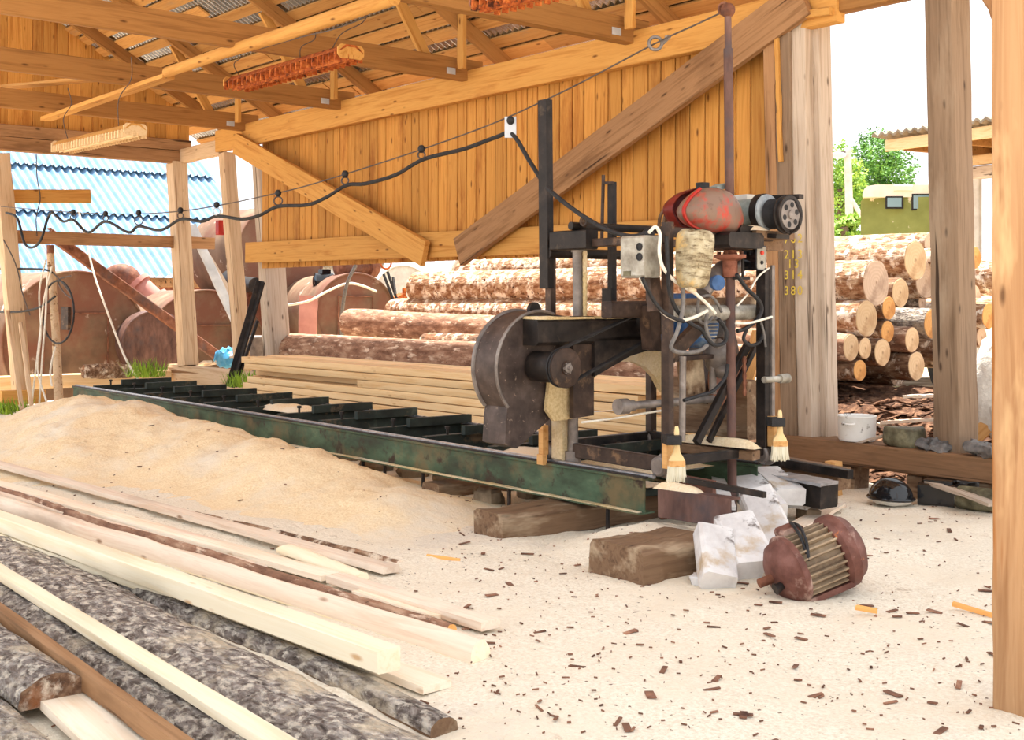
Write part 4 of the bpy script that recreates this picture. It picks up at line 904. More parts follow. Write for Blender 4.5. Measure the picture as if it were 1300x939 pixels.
ends = [  # px, py, radius px, plane x, far x, bark, end, label
 (1112, 358.5, 30, -6.9, -14.55, 'bark_pine', 'end_pale', 'largest log of the stack, grey cut end with a pale wedge'),
 (1125, 334, 30, -7.6, -15.1, 'bark_pine', 'end_pale', 'big log on top of the stack, half hidden behind the largest cut end'),
 (1162, 330, 26, -7.0, -14., 'bark_pine', 'end_yellow', 'tall pale cut end on top of the stack, left of the freestanding post'),
 (1175, 356, 24, -7.5, -14., 'bark_pine', 'end_pale', 'tan cut end under the tall pale one, touching the freestanding post'),
 (1181, 309, 14, -7.6, -14., 'bark_pine', 'end_pale', 'small topmost cut end half behind the freestanding post'),
 (1142.5, 371, 19, -7.0, -13.5, 'bark', 'end_yellow', 'cream cut end just right of the largest log end'),
 (1128, 390, 15, -7.0, -13.8, 'bark', 'end_orange', 'small yellowish cut end below right of the largest log end'),
 (1126.5, 421, 14.5, -7., -13.8, 'bark', 'end_orange', 'small strong orange cut end in the middle of the stack'),
 (1099.6, 404, 24, -6.9, -15.0, 'bark_pine', 'end_yellow', 'brown oval cut end directly under the largest log end'),
 (1081, 440, 18, -6.9, -15.4, 'bark_brown', 'end_yellow', 'cut end nearest the paired grey posts'),
 (1098, 442, 14, -6.9, -14.5, 'bark', 'end_yellow', 'small pale cut end second from the paired grey posts'),
 (1091.6, 470, 14, -6.9, -14.2, 'bark', 'end_orange', 'lowest orange cut end, near the white pot'),
 (1120, 447.5, 18, -6.9, -14., 'bark', 'end_yellow', 'bright cut end with an orange rim, low in the stack'),
 (1157.7, 431, 16.5, -6.9, -14., 'bark_brown', 'end_yellow', 'cut end of the reddish log above the lowest right one'),
 (1163, 464, 19, -6.9, -14., 'bark', 'end_yellow', 'lowest cut end on the right, over the bark heap'),
 (1183.5, 411, 20, -7.0, -14., 'bark_grey', 'end_orange', 'orange cut end of the grey log, half behind the freestanding post'),
 (1170.6, 384, 9, -7.6, -13., 'bark_grey', 'end_pale', 'very small pale cut end above the grey log'),
 (1238, 326, 14.5, -7.0, -13., 'bark_pine', 'end_orange', 'lone orange cut end high between the freestanding and the near post'),
 (1255, 401, 17, -6.9, -13., 'bark_pine', 'end_orange', 'deep orange cut end beside the near post'),
 (1236, 378, 17, -7.4, -13., 'bark_pine', 'end_pale', 'dull pale cut end just right of the freestanding post'),
 (1246, 428, 13, -7.2, -13., 'bark', 'end_pale', 'thin log below the deep orange cut end'),
 (1237, 459, 11, -7.3, -13., 'bark', 'end_pale', 'small dim cut end low beside the freestanding post'),
 (1290, 352, 24, -7.6, -14., 'bark_pine', 'end_pale', 'white topped log running behind the near post, upper'),
 (1292, 396, 18, -6.8, -14., 'bark_pine', 'end_pale', 'white topped log running behind the near post, lower'),
 (1205, 440, 20, -7.3, -14., 'bark', 'end_pale', 'log hidden mostly behind the freestanding post'),
 (1150, 345, 18, -8.4, -14.2, 'bark', None, 'shaded log deep between the upper cut ends'),
 (1140, 405, 14, -7.9, -14.2, 'bark', None, 'shaded log deep in the middle of the stack'),
 (1140, 470, 20, -7.4, -14.2, 'bark', None, 'dark log lying at the bottom of the stack'),
]
for px, py, rp, X, XF, bk, en, lb in ends:
    a = PX(px, py, X); r = rp * (a - CAM).dot(FW) / F_PX
    b = V((XF, a.y + random.uniform(-.05, .05), a.z + random.uniform(-.02, .02)))
    rb = r * random.uniform(.95, 1.08)
    if px == 1081: b = V((XF, 9.8, 1.17)); rb = .215      # thick butt at the far end
    log(a, b, r, rb, bk, en, lb, G_)
# logs seen only by their bark under the plank wall
def farlog(px, py, rp, Y, XN, bk, lb):
    b = PY(px, py, Y); r = rp * (b - CAM).dot(FW) / F_PX
    log(V((XN, Y, b.z)), b, r * 1.0, r, bk, 'end_pale', lb, G_)
farlog(366, 446, 23, 9.0, -7.6, 'bark_brown', 'front brown log with a bright scar, lying right behind the lumber stack')
farlog(540, 432, 10, 9.55, -7.7, 'bark', 'thin dark log in the gap behind the front brown log')

# ================================================================ BARK HEAP
def mul(x, y): return -.1 + .62 * min(1, max(0, (y - 8.75) / 1.1)) * (1 if x > -9.2 else max(0, 1 - (-9.2 - x) / 1.5)) + .06 * nz(x, y, 2.5) + .05 * nz(x, y, 7) + .03 * nz(x, y, 17)
obj('bark_heap', grid(mul, -10.5, -1.2, 8.72, 12.5, .06), M['mulch'], label='heap of brown bark rubbish behind the sill, under the log ends', cat='bark', kind='stuff', loc=(0, 0, 0), sharp=180)
mb = MB()
for i in range(900):
    x, y = random.uniform(-7.4, -2.0), 8.8 + 1.6 * random.random(); L = random.uniform(.05, .2); q = random.uniform(0, 3.14)
    d = V((math.cos(q), math.sin(q), random.uniform(-.4, .4))); c = V((x, y, mul(x, y) + .02)); mb.bar(c - d * L / 2, c + d * L / 2, L * .3, .012, ch=.3)
obj('bark_scraps', mb, M['mulch'], label='loose curled bark scraps on top of the bark heap', cat='bark', kind='stuff', loc=(0, 0, 0))
for a, b, w, l in (((1150, 503), (1193, 502), .09, 'pale slat lying on the bark heap, upper'), ((1122, 536), (1192, 532), .12, 'pale board lying on the bark heap, lower, behind the stained can'), ((1116, 538), (1150, 546), .08, 'broken slat on the bark heap behind the pot')):
    beam('loose_board', PY(a[0], a[1], 9.2), PY(b[0], b[1], 9.2), w, .025, M['slabwood'], label=l, cat='board')
beam('loose_board', PY(1232, 560, 9.0), PY(1260, 535, 9.0), .03, .12, M['blockwood'], label='brown board leaning beside the white foam lump', cat='board')
# white foam lump
wb = PY(1268, 492, 9.1); rw = .30
obj('foam_lump', MB().ball(wb, (.17, .17, .40), n=22, k=16, jit=.09, sq=.8).ball(wb + V((.12, .0, -.15)), (.2, .2, .3), n=18, k=12, jit=.09), M['whitebag'], label='rough white lump of foam standing behind the sill beside the near post', cat='foam', sharp=180)
# ================================================================ LUMBER STACK
lay = ['top', 'second', 'third', 'fourth', 'fifth', 'sixth', 'bottom']
rows = ['front', 'second', 'third', 'rear']
zt = .80; th = .082
for li in range(7):
    for ri in range(4):
        if ri > 1 and li > 0: continue
        z = zt - th * (li + .5); y = 7.42 + .19 * ri
        x0 = -14.0 + random.uniform(-.15, .1); x1 = (-6.3 if li in (3, 4) else -6.9) + random.uniform(-.35, .15)
        if ri == 0 and li == 2: x0 = -11.4
        if ri == 3: y += .02
        beam('lumber_board', (x1, y + random.uniform(-.012, .012), z), (x0, y + random.uniform(-.012, .012), z), .178, th - .008, M['lumber'], seg=6, jit=.0025,
             label='sawn board in the lumber stack behind the track, %s layer, %s row' % (lay[li], rows[ri]), cat='board', group='lumber stack boards')
for x in (-13.2, -10.4, -7.6):
    obj('bearer', MB().box((x, 7.72, .105), (.12, .85, .21)), M['dustytimber'], label='bearer timber under the lumber stack, ' + {-13.2: 'far left end', -10.4: 'middle', -7.6: 'near end'}[x], cat='timber')
# old timber standing behind the saw head
beam('old_timber', PY(868, 512, 7.05), PY(962, 520, 7.05), .25, .42, M['dustytimber'], label='thick dusty old timber behind the saw head, low between the frame posts', cat='timber')
beam('leaning_board', PY(942, 500, 7.2), PY(965, 420, 7.5), .12, .03, M['blockwood'], label='pale board leaning behind the black diagonal struts of the saw head', cat='board')
# ================================================================ FOREGROUND BOARDS AND SLABS
def slab(name, p0, p1, w, t, mats, label, cat='slab', wob=.02, taper=1., group=None, round_=True, nseg=None, bump=.008):
    """slab offcut: rounded upper side (mats[0]), flat sawn underside and ends (mats[1])"""
    p0, p1 = V(p0), V(p1); L = (p1 - p0).length; k = nseg or max(10, int(L / .12)); so = random.uniform(0, 99); n = 9
    mb = MB(); rings = []
    for i in range(k + 1):
        u = i / k; ww = w * (1 + (taper - 1) * u) * (1 + .25 * nz(u * L * .8, so)) ; cy = wob * nz(u * L * .7, so + 5) * 2; ring = []
        for j in range(n):
            q = math.pi * j / (n - 1); yy = math.cos(q); zz = math.sin(q) ** .7 if round_ else min(1, math.sin(q) * 2.2)
            ring.append(V((u * L, cy + yy * ww / 2, zz * t * (1 + .2 * nz(u * L * 1.5, so + j * .7)) + bump * nz(u * L * 9, j * 2.3 + so))))
        ring.append(V((u * L, cy - ww * .46, -.0)))
        ring[-1].z = -.012
        ring.append(V((u * L, cy + ww * .46, -.012)))
        rings.append(ring)
    n2 = len(rings[0]); vs = [p for r in rings for p in r]; mb.add(vs, [])
    for i in range(k):
        for j in range(n2):
            mb.f.append([i * n2 + j, i * n2 + (j + 1) % n2, (i + 1) * n2 + (j + 1) % n2, (i + 1) * n2 + j]); mb.m.append(0 if j < n - 1 else 1)
    mb.f.append(list(range(n2))[::-1]); mb.m.append(1); mb.f.append(list(range(k * n2, (k + 1) * n2))); mb.m.append(1)
    return local_obj(name, mb, [M[m] for m in mats], p0, p1, label=label, cat=cat, group=group, sharp=50)
def GP(a, b, z, z2=None):
    return PZ(a[0], a[1], z), PZ(b[0], b[1], z if z2 is None else z2)
def fb(name, a, b, z, w, t, mat, label, cat='board', z2=None, seg=14, jit=.0016, ch=.05):
    p, q = GP(a, b, z + t / 2, None if z2 is None else z2 + t / 2)
    return beam(name, p, q, w, t, M[mat], seg=seg, jit=jit, ch=ch, label=label, cat=cat)
GF = 'offcuts in the foreground'
fb('edging_board', (-70, 571), (497, 723), .05, .11, .035, 'slabwood', 'outermost long edging strip, its pointed end nearest the timber sleepers', z2=.02)
slab('bark_edging', PZ(497, 719, .0) + V((0, .06, 0)), PZ(240, 655, .0) + V((0, .06, 0)), .05, .03, ('bark', 'slabwood'), 'thin dark bark edge along the outermost long strip', taper=.8)
fb('edging_board', (-70, 596), (420, 732), .03, .13, .03, 'freshtop', 'second long strip from the sawdust heap, ending in a ragged tip', z2=.02)
fb('edging_board', (-70, 606), (330, 722), .025, .09, .03, 'slabwood', 'thin pale strip close beside the second long strip')
slab('splinter_strip', PZ(365, 697, .02), PZ(462, 733, .02), .14, .03, ('fresh', 'fresh'), 'short torn splintered piece with ragged white fibres', 'offcut', taper=.5)
fb('edging_board', (425, 733), (623, 793), .02, .11, .04, 'slabwood', 'short strip lying right of the ragged tip, farthest to the right')
fb('edging_board', (455, 752), (560, 784), .01, .08, .03, 'freshtop', 'narrow strip under the short farthest right strip')
slab('bark_edging', PZ(574, 806, .03), PZ(-60, 608, .03), .06, .05, ('bark_brown', 'fresh_orange'), 'long narrow strip with dark brown bark, orange where the bark is torn', taper=.8)
slab('rounded_slab', PZ(611, 838, .0), PZ(-70, 622, .03), .115, .085, ('slabwood', 'fresh'), 'long rounded peeled slab reaching farthest towards the camera on the right', wob=.01, bump=.004)
fb('flat_board', (-70, 630), (555, 872), .03, .14, .03, 'freshtop', 'flat pinkish board between the rounded slab and the square beam', z2=.0)
fb('square_beam', (-70, 636), (494, 838), .11, .11, .09, 'fresh', 'thick square pale beam with a greenish side, on top of the bark slabs', 'beam', z2=.085)
fb('flat_board', (-50, 662), (480, 842), .06, .10, .04, 'fresh', 'sawn board just under the square pale beam', z2=.03)
slab('bark_strip', PZ(560, 930, .0), PZ(85, 703, .02), .12, .05, ('bark_grey', 'dustytimber'), 'narrow dark bark slab below the square beam', wob=.03)
slab('bark_slab', PZ(560, 1010, .0), PZ(-120, 640, .02), .38, .085, ('bark_grey', 'fresh'), 'widest rough bark slab, sprinkled with sawdust, at lower left', wob=.02, bump=.014)
fb('edging_board', (-70, 683), (420, 985), .09, .085, .035, 'fresh', 'pale straight strip lying on the bark slabs at lower left', z2=.08)
slab('bark_slab', PZ(380, 1000, .0), PZ(-70, 707, .0), .24, .075, ('bark_grey', 'dustytimber'), 'rough grey bark slab in the lower left corner, below the pale strip', wob=.02, bump=.014)
fb('brown_batten', (-60, 735), (250, 965), .07, .05, .07, 'brownwood', 'reddish brown batten edge in the lower left corner')
fb('flat_board', (-60, 765), (190, 985), .03, .17, .03, 'freshtop', 'broad pale board in the lower left corner')
slab('bark_chunk', PZ(70, 890, .05), PZ(-50, 800, .05), .26, .10, ('bark_grey', 'bark'), 'lump of cracked dark bark in the very lower left corner', 'bark', bump=.02)
slab('bark_edging', PZ(90, 990, .02), PZ(-70, 862, .02), .12, .05, ('bark_grey', 'fresh'), 'last bark slab, at the bottom left edge', )
fb('loose_stick', (-10, 564), (16, 560), .02, .06, .03, 'amber', 'short orange stick on the sawdust heap at the left edge', z2=.02)
for a, b, w, l in (((1211, 766), (1258, 781), .025, 'thin yellow splinter lying on the floor near the near post'), ((1086, 771), (1112, 776), .03, 'small orange chip right of the floor motor'), ((541, 706), (582, 712), .02, 'small curved bark sliver on the floor, middle of the photo')):
    p, q = GP(a, b, .02); slab('wood_splinter', p, q, w, .012, ('fresh_orange', 'fresh_orange'), l, 'splinter', taper=.3, nseg=6, bump=.002)
# ================================================================ SLEEPERS AND RUBBLE UNDER THE TRACK
def sleeper(px, py, w, h, L, label, back=.0):
    c = PZ(px, py, 0); a = V((c.x, c.y, h / 2 - .03)); e = beam('sleeper', a, a + nd * L + td * back, w, h, M['dustytimber'], seg=10, jit=.008, ch=.14, label=label, cat='timber')
    return e
sleeper(620, 682, .30, .19, 1.5, 'old sleeper crossing under the track, left of the nearest one')
sleeper(781, 735, .42, .22, .62, 'nearest sleeper end, thick and dusty white on top')
sleeper(546, 632, .22, .14, 1.7, 'small grey stone coloured sleeper end under the middle of the track')
sleeper(330, 590, .2, .12, 2.2, 'sleeper end half buried in sawdust under the far half of the track')
rk = [(563, 618, .16), (585, 628, .1), (515, 605, .14), (470, 598, .15), (430, 584, .13), (664, 632, .12), (700, 640, .1), (755, 655, .1), (395, 575, .14), (610, 640, .12)]
for i, (px, py, r) in enumerate(rk):
    p = PZ(px, py, .0) + nd * .08; R = Matrix.Rotation(random.uniform(0, 3), 3, 'Z')
    obj('rubble_stone', MB().ball(p + V((0, 0, r * .35)), (r, r * .8, r * .6), R, 9, 6, jit=.14, sq=.7), M['stone'], label='dusty rubble stone under the green track, %s from its near end' % ['fifth', 'fourth', 'seventh', 'eighth', 'ninth', 'third', 'second', 'first', 'tenth', 'sixth'][i] if 0 else 'dusty rubble stone lying in the shade under the green track', cat='stone', group='rubble under the track', sharp=30)
# ================================================================ RUSTY END CHANNEL, RODS AND BLOCKS
e0, e1 = PY(836, 638, 5.42), PY(928, 652, 5.42)
mb = MB(); d = e1 - e0
mb.bar(e0, e1, .012, .17); mb.bar(e0 + V((0, .04, .08)), e1 + V((0, .04, .08)), .09, .012); mb.bar(e0 + V((0, .04, -.08)), e1 + V((0, .04, -.08)), .09, .012)
obj('end_channel', mb, M['rustdark'], label='short rusty channel steel between the track end and the pipe mast', cat='steel')
obj('end_channel', MB().bar(PY(862, 614, 5.78), PY(907, 622, 5.78), .03, .12), M['rust'], label='small rusty channel piece behind the front paint brush', cat='steel')
obj('steel_rod', MB().bar(PY(872, 609, 5.5), PY(971, 628, 5.5), .03, .035), M['black'], label='thin dark steel bar poking out past the pipe mast', cat='rod')
beam('dusty_strip', PZ(908, 596, .26), PZ(925, 645, .26), .09, .02, M['silicate'], label='thin grey strip lying crosswise behind the pipe mast', cat='strip')
beam('dusty_strip', PZ(862, 595, .33), PZ(940, 586, .33), .07, .02, M['disc'], label='bluish dusty strip lying behind the front paint brush', cat='strip')
def wblock(px, py, z, size, yaw, tx, ty, label, mat='silicate'):
    c = PZ(px, py, z); R = Matrix.Rotation(math.radians(yaw), 3, 'Z') @ Matrix.Rotation(math.radians(tx), 3, 'X') @ Matrix.Rotation(math.radians(ty), 3, 'Y')
    o = obj('white_block', MB().box((0, 0, 0), size, ch=.12).jitter(.008), M[mat], loc=(0, 0, 0), label=label, cat='block', sharp=25)
    o.matrix_world = Matrix.Translation(c) @ R.to_4x4(); return o
wblock(962, 632, .20, (.46, .24, .12), -32, 4, 16, 'flat white block farthest left of the upper pair behind the pipe mast')
wblock(987, 616, .24, (.42, .22, .12), -28, 0, 12, 'flat white block of the upper pair, nearest the rear brush')
wblock(974, 662, .20, (.50, .20, .12), -42, 16, 30, 'long white block tilted on edge beside the pipe mast, cable resting on it')
wblock(945, 692, .16, (.44, .22, .13), -36, 6, 26, 'white block right in front of the pipe mast foot')
wblock(909, 706, .13, (.40, .19, .12), -38, -10, 30, 'nearest white block, with a dark hole and a grey stained edge')
wblock(1014, 637, .13, (.14, .09, .09), 20, 0, 0, 'small broken white piece at the right of the block heap')
wblock(893, 736, .02, (.12, .08, .06), 30, 10, 0, 'tiny white fragment in front of the nearest block')
wblock(1026, 652, .04, (.18, .10, .09), -30, 0, 0, 'rough yellowish stone chunk at the right of the block heap', 'stone')
beam('grey_plank', PZ(1013, 668, .03), PZ(1062, 640, .05), .13, .025, M['slabwood'], label='short grey plank lying on the floor behind the rusty motor', cat='board')
beam('grey_plank', PZ(985, 728, .04), PZ(880, 718, .03), .12, .025, M['greywood'], label='grey plank stuck out under the nearest white blocks', cat='board')
# dark steel on timbers near the sill
beam('steel_bar', PY(975, 584, 7.25), PY(1080, 602, 7.25), .07, .06, M['black'], label='long dark steel bar on a timber, between rear brush and sill', cat='steel')
beam('dark_timber', PY(972, 590, 7.34), PY(1072, 608, 7.34), .16, .15, M['dustytimber'], label='dusty timber under the long dark steel bar', cat='timber')
beam('steel_bar', PY(990, 602, 6.85), PY(1053, 614, 6.85), .20, .02, M['brightsteel'], label='bright edged steel plate on the black timber end', cat='steel')
beam('dark_timber', PY(985, 616, 6.88), PY(1053, 628, 6.88), .20, .17, M['black'], label='black ended timber right of the white blocks', cat='timber')
beam('timber_block', PZ(1058, 628, .0) , PZ(1058, 628, .0) + V((0, 0, .26)), .1, .1, M['blockwood'], label='small upright pine block carrying the dark steel bar', cat='block')
# ================================================================ RUSTY MOTOR ON THE FLOOR
mcn = PZ(1028, 752, 0) + V((0, 0, .155)); ax = (RT * .90 + FW * .24 + V((0, 0, .30))).normalized()
fm = empty('floor_motor', (mcn.x, mcn.y, 0), 'rusty red electric motor lying on the sawdust in front of the white blocks', 'motor')
part('stator', MB().lathe(mcn - ax * .10, ax, [(0, .145), (.25, .145)], 32), 'fin', fm)
mb = MB(); sd = ax.cross(V((0, 0, 1))).normalized(); up = sd.cross(ax)
for i in range(26):
    q = 2 * math.pi * i / 26; n_ = sd * math.cos(q) + up * math.sin(q); c = mcn + ax * .02 + n_ * .155
    mb.bar(c - ax * .115, c + ax * .115, .01, .035, up=n_)
part('cooling_fins', mb, 'fin', fm)
part('end_bell', MB().lathe(mcn - ax * .11, -ax, [(-.02, .17), (0, .186), (.02, .186), (.03, .17), (.07, .155), (.10, .11), (.115, .06), (.115, .03)], 36), 'motorred', fm)
part('end_bell', MB().lathe(mcn + ax * .14, ax, [(-.02, .17), (0, .192), (.05, .192), (.06, .18), (.10, .16), (.13, .11), (.14, .05)], 36), 'motorred', fm)
part('motor_foot', MB().box(mcn - ax * .0 + V((.10, .02, -.13)), (.1, .26, .03), rot=Matrix((sd, ax, up)).transposed()), 'motorred', fm)
part('terminal_box', MB().box(mcn - sd * .07 + up * .165 - ax * .03, (.1, .12, .06), rot=Matrix((sd, ax, up)).transposed(), ch=.2), 'motorred', fm)
part('shaft_stub', MB().cyl(mcn - ax * .2, mcn - ax * .30, .024, 14), 'rust', fm)
part('lead_cable', MB().tube(curve_pts([mcn + up * .2 - sd * .08, mcn + up * .21 - sd * .02 - ax * .02, mcn + up * .17 + sd * .07 - ax * .04, mcn + up * .1 + sd * .13 - ax * .06], 6), .008, 6).tube(curve_pts([mcn + up * .2 - sd * .09, mcn + up * .2 + sd * .0, mcn + up * .15 + sd * .1 - ax * .03, mcn + up * .07 + sd * .15 - ax * .07], 6), .008, 6), 'cable', fm)
mb = MB().tube([PZ(984, 748, .05), PZ(990, 745, .06), PZ(998, 738, .08)], [.03, .022, .018], 10); obj('iron_bolt', mb, M['black'], label='dark iron bolt stuck in the sawdust left of the floor motor', cat='bolt')
# ================================================================ THINGS ON AND UNDER THE SILL
pc_ = PY(1088, 556, 8.46); pc_.z = SILL_T
pot = empty('enamel_pot', pc_, 'sooty white enamel pot standing on the sill beside the paired grey posts', 'pot')
part('pot_body', MB().lathe(pc_, (0, 0, 1), [(0, .125), (.004, .14), (.02, .148), (.19, .15), (.2, .158), (.205, .156), (.2, .146), (.05, .14), (.03, .02)], 36), 'enamel', pot)
h_ = pc_ + V((.02, -.15, .15))
part('handle', MB().tube(curve_pts([pc_ + V((-.02, -.148, .15)), pc_ + V((-.015, -.18, .145)), pc_ + V((.065, -.175, .145)), pc_ + V((.07, -.135, .15))], 5), .008, 8), 'enamel', pot)
part('handle', MB().tube(curve_pts([pc_ + V((.02, .148, .15)), pc_ + V((.015, .18, .145)), pc_ + V((-.065, .175, .145)), pc_ + V((-.07, .135, .15))], 5), .008, 8), 'enamel', pot)
cc = PY(1148, 560, 8.42); cc.z = SILL_T
mb = MB(); rings = []
for z, s in ((0, .88), (.01, .98), (.06, 1.02), (.1, 1.), (.13, .97), (.145, .9)):
    rings.append([cc + V((.155 * s * math.copysign(abs(math.cos(q)) ** .6, math.cos(q)), .11 * s * math.copysign(abs(math.sin(q)) ** .6, math.sin(q)), z + .01 * math.sin(q * 2))) for q in [2 * math.pi * j / 28 for j in range(28)]])
mb.loops(rings); obj('stained_can', mb, M['tarblock'], label='squat greasy can lying on the sill, right of the white pot', cat='can', sharp=60)
beam('narrow_board', PY(1076, 566, 8.35), PY(1122, 553, 8.4), .04, .02, M['greywood'], label='grey slat lying on the sill between pot and can', cat='slat')
def crumple(c, r, label, mat='rag', name='rag', k=1.):
    mb = MB().ball(c, r, n=40, k=24, jit=.0, sq=.9)
    for p in mb.v:
        d = (p - V(c)); p += k * d * (.55 * nz(p.x * 14, p.y * 14, 1, p.z * 14) - .35 * abs(nz(p.x * 24, p.y * 24, 1, p.z * 20))) + V((.012 * nz(p.x * 34, p.y * 34), 0, .03 * nz(p.x * 26, p.y * 26)))
    return obj(name, mb, M[mat], label=label, cat='cloth', sharp=50)
q = PY(1186, 566, 8.36); crumple((q.x, q.y, SILL_T + .035), (.13, .09, .05), 'crumpled dark work glove on the sill at the foot of the freestanding post', name='work_glove')
q = PY(1253, 575, 8.36); crumple((q.x, q.y, SILL_T + .045), (.17, .12, .055), 'grey crumpled plastic bag on the sill near the near post', 'greycable', 'plastic_bag')
q = PZ(1131, 640, .0)
sh = empty('plastic_shell', (q.x, q.y, 0), 'glossy black rounded plastic shell lying under the sill beam', 'shell')
mb = MB(); rings = []
for i in range(9):
    t = math.pi / 2 * i / 9; rings.append([q + V((.17 * math.cos(t) * math.cos(w), .13 * math.cos(t) * math.sin(w), .05 + .15 * math.sin(t))) for w in [2 * math.pi * j / 26 for j in range(26)]])
mb.loops(rings); part('shell_dome', mb, 'gloss', sh)
part('shell_rim', MB().tube([q + V((.175 * math.cos(w), .135 * math.sin(w), .05)) for w in [2 * math.pi * j / 26 for j in range(27)]], .012, 6), 'gloss', sh)
part('foam_liner', MB().ball(q + V((0, 0, .035)), (.16, .12, .045), n=16, k=8, jit=.06), 'whitebag', sh)
q = PZ(1192, 640, .0); obj('black_box', MB().box(q + V((0, 0, .08)), (.26, .2, .16), rot=Matrix.Rotation(.3, 3, 'Z')).box(q + V((.0, .02, .17)), (.2, .16, .03), rot=Matrix.Rotation(.3, 3, 'Z')), M['gloss'], label='black battery like box under the sill, right of the black shell', cat='box')
q = PZ(1243, 648, .0); obj('olive_can', MB().lathe(q + V((-.16, .0, .08)), (1, .1, 0), [(0, .06), (.01, .085), (.28, .085), (.3, .06)], 20), M['tarblock'], label='olive can lying under the sill near the near post', cat='can')
beam('narrow_board', PZ(1180, 612, .16), PZ(1262, 640, .1), .1, .02, M['greywood'], label='grey slat leaning under the sill, over the olive can', cat='slat')
crumple(PZ(1225, 620, .06), (.2, .1, .07), 'dark rag heap in the shade under the sill', 'rag', 'rag')
# ================================================================ LEFT END: STAKE, BARS, ROPES
sk0, sk1 = PY(75, 502, 5.9), PY(64, 322, 5.9)
st = empty('wire_stake', sk0, 'rough wooden stake wound with wires, at the far left end of the track', 'stake')
part('stake_pole', MB().tube([sk0 - V((0, 0, .2)), sk0.lerp(sk1, .4) + V((.02, 0, 0)), sk1], [.062, .055, .05], 12), 'postwood', st)
part('stake_tip', MB().cyl(sk1 - V((0, 0, .02)), sk1 + V((0, 0, .12)), .05, 10), 'rust', st)
part('switch_plate', MB().box(PY(84, 404, 5.8), (.16, .05, .30), rot=Matrix.Rotation(.2, 3, 'Z')), 'darksteel', st)
for i, l in enumerate(([(58, 330), (50, 370), (52, 420), (48, 470), (60, 512)], [(66, 338), (56, 380), (50, 430), (44, 480), (40, 514)], [(60, 350), (58, 400), (54, 450), (50, 512)], [(70, 440), (64, 470), (66, 490)])):
    part('white_wire', MB().tube(curve_pts([PY(a, b, 5.75) for a, b in l], 5), .014, 6), 'whitecable', st)
lp = [PY(74 + 20 * math.cos(q) , 396 + 40 * math.sin(q), 5.78) for q in [2 * math.pi * j / 22 for j in range(23)]]
part('cable_coil', MB().tube(lp, .013, 6), 'cable', st)
part('cable_coil', MB().tube(curve_pts([PY(a, b, 5.82) for a, b in ((66, 345), (80, 360), (92, 378), (82, 372), (74, 356), (90, 350))], 5), .009, 6), 'wire', st)
cable('drooping_cable', [PY(-20, 341, 5.8), PY(20, 341, 5.8), PY(55, 342, 5.8), PY(66, 346, 5.8)], .015, M['cable'], 'black cable running in from the left edge to the stake, upper')
cable('drooping_cable', [PY(-20, 395, 5.7), PY(20, 396, 5.7), PY(50, 390, 5.75), PY(70, 376, 5.8)], .015, M['cable'], 'black cable running in from the left edge to the stake, lower')
cable('drooping_cable', [PY(-10, 280, 5.6), PY(12, 318, 5.6), PY(22, 342, 5.65), PY(28, 370, 5.7), PY(38, 400, 5.75)], .009, M['wire'], 'thin dark wire curving down in front of the leaning left post')
cable('white_rope', [PY(80, 238, 7.2), PY(96, 258, 7.2), PY(108, 300, 7.2), PY(120, 350, 7.2), PY(138, 400, 7.25), PY(158, 452, 7.3), PY(176, 482, 7.35)], .016, M['whitecable'], 'white rope hanging down in front of the big rusty tank', 'rope')
beam('stick', PY(10, 395, 5.6), PY(28, 520, 5.4), .05, .05, M['postwood'], label='thin pale stick leaning below the left post, left one', cat='stick')
beam('stick', PY(26, 410, 5.6), PY(40, 516, 5.4), .05, .05, M['postwood'], label='thin pale stick leaning below the left post, right one', cat='stick')
a, b = PY(292, 491, 7.9), PY(331, 357, 8.3)
obj('steel_channel', MB().bar(a, b, .012, .13).bar(a + V((.05, 0, 0)), b + V((.05, 0, 0)), .09, .012, up=(0, -1, 0)), M['black'], label='longer dark steel channel leaning against the bright post', cat='steel')
a, b = PY(299, 491, 7.95), PY(327, 407, 8.3)
obj('steel_channel', MB().bar(a, b, .04, .04), M['black'], label='shorter thin dark steel bar leaning behind the longer channel', cat='steel')
for i, (px, py) in enumerate(((262, 455), (278, 450), (250, 458))):
    p = PY(px, py + 8, 8.9); beam('scrap_board', p, p + V((.6, .3 - .2 * i, .12)), .14, .03, M['slabwood'], label='scrap board heaped behind the sunlit far sill, ' + ('left', 'middle', 'right')[i], cat='board')
crumple(PY(290, 454, 9.0), (.28, .2, .16), 'bright blue plastic film bundle behind the sunlit far sill', 'bluetarp', 'plastic_film', .4)
# grass tufts
def tuft(c, r, n, h, label):
    mb = MB(); c = V(c)
    for i in range(n):
        q = random.uniform(0, 6.28); b = c + V((math.cos(q), math.sin(q), 0)) * r * math.sqrt(random.random()); t = b + V((random.uniform(-.5, .5) * h, random.uniform(-.5, .5) * h, h * random.uniform(.5, 1)))
        s = V((math.sin(q), -math.cos(q), 0)) * .012; mb.add([b - s, b + s, b.lerp(t, .6) + s * .6, t, b.lerp(t, .6) - s * .6], [[0, 1, 2, 3, 4]])
    obj('grass_tuft', mb, M['grass'], label=label, cat='grass', kind='stuff')
tuft(PZ(8, 524, 0), .4, 160, .22, 'bright green grass at the far left edge')
tuft(PY(312, 490, 7.9) * 1, .3, 120, .25, 'green weeds between the leaning steel bars and the lumber stack')
tuft(PX(185, 478, XL + .9), .3, 120, .3, 'green weeds at the far end of the track')
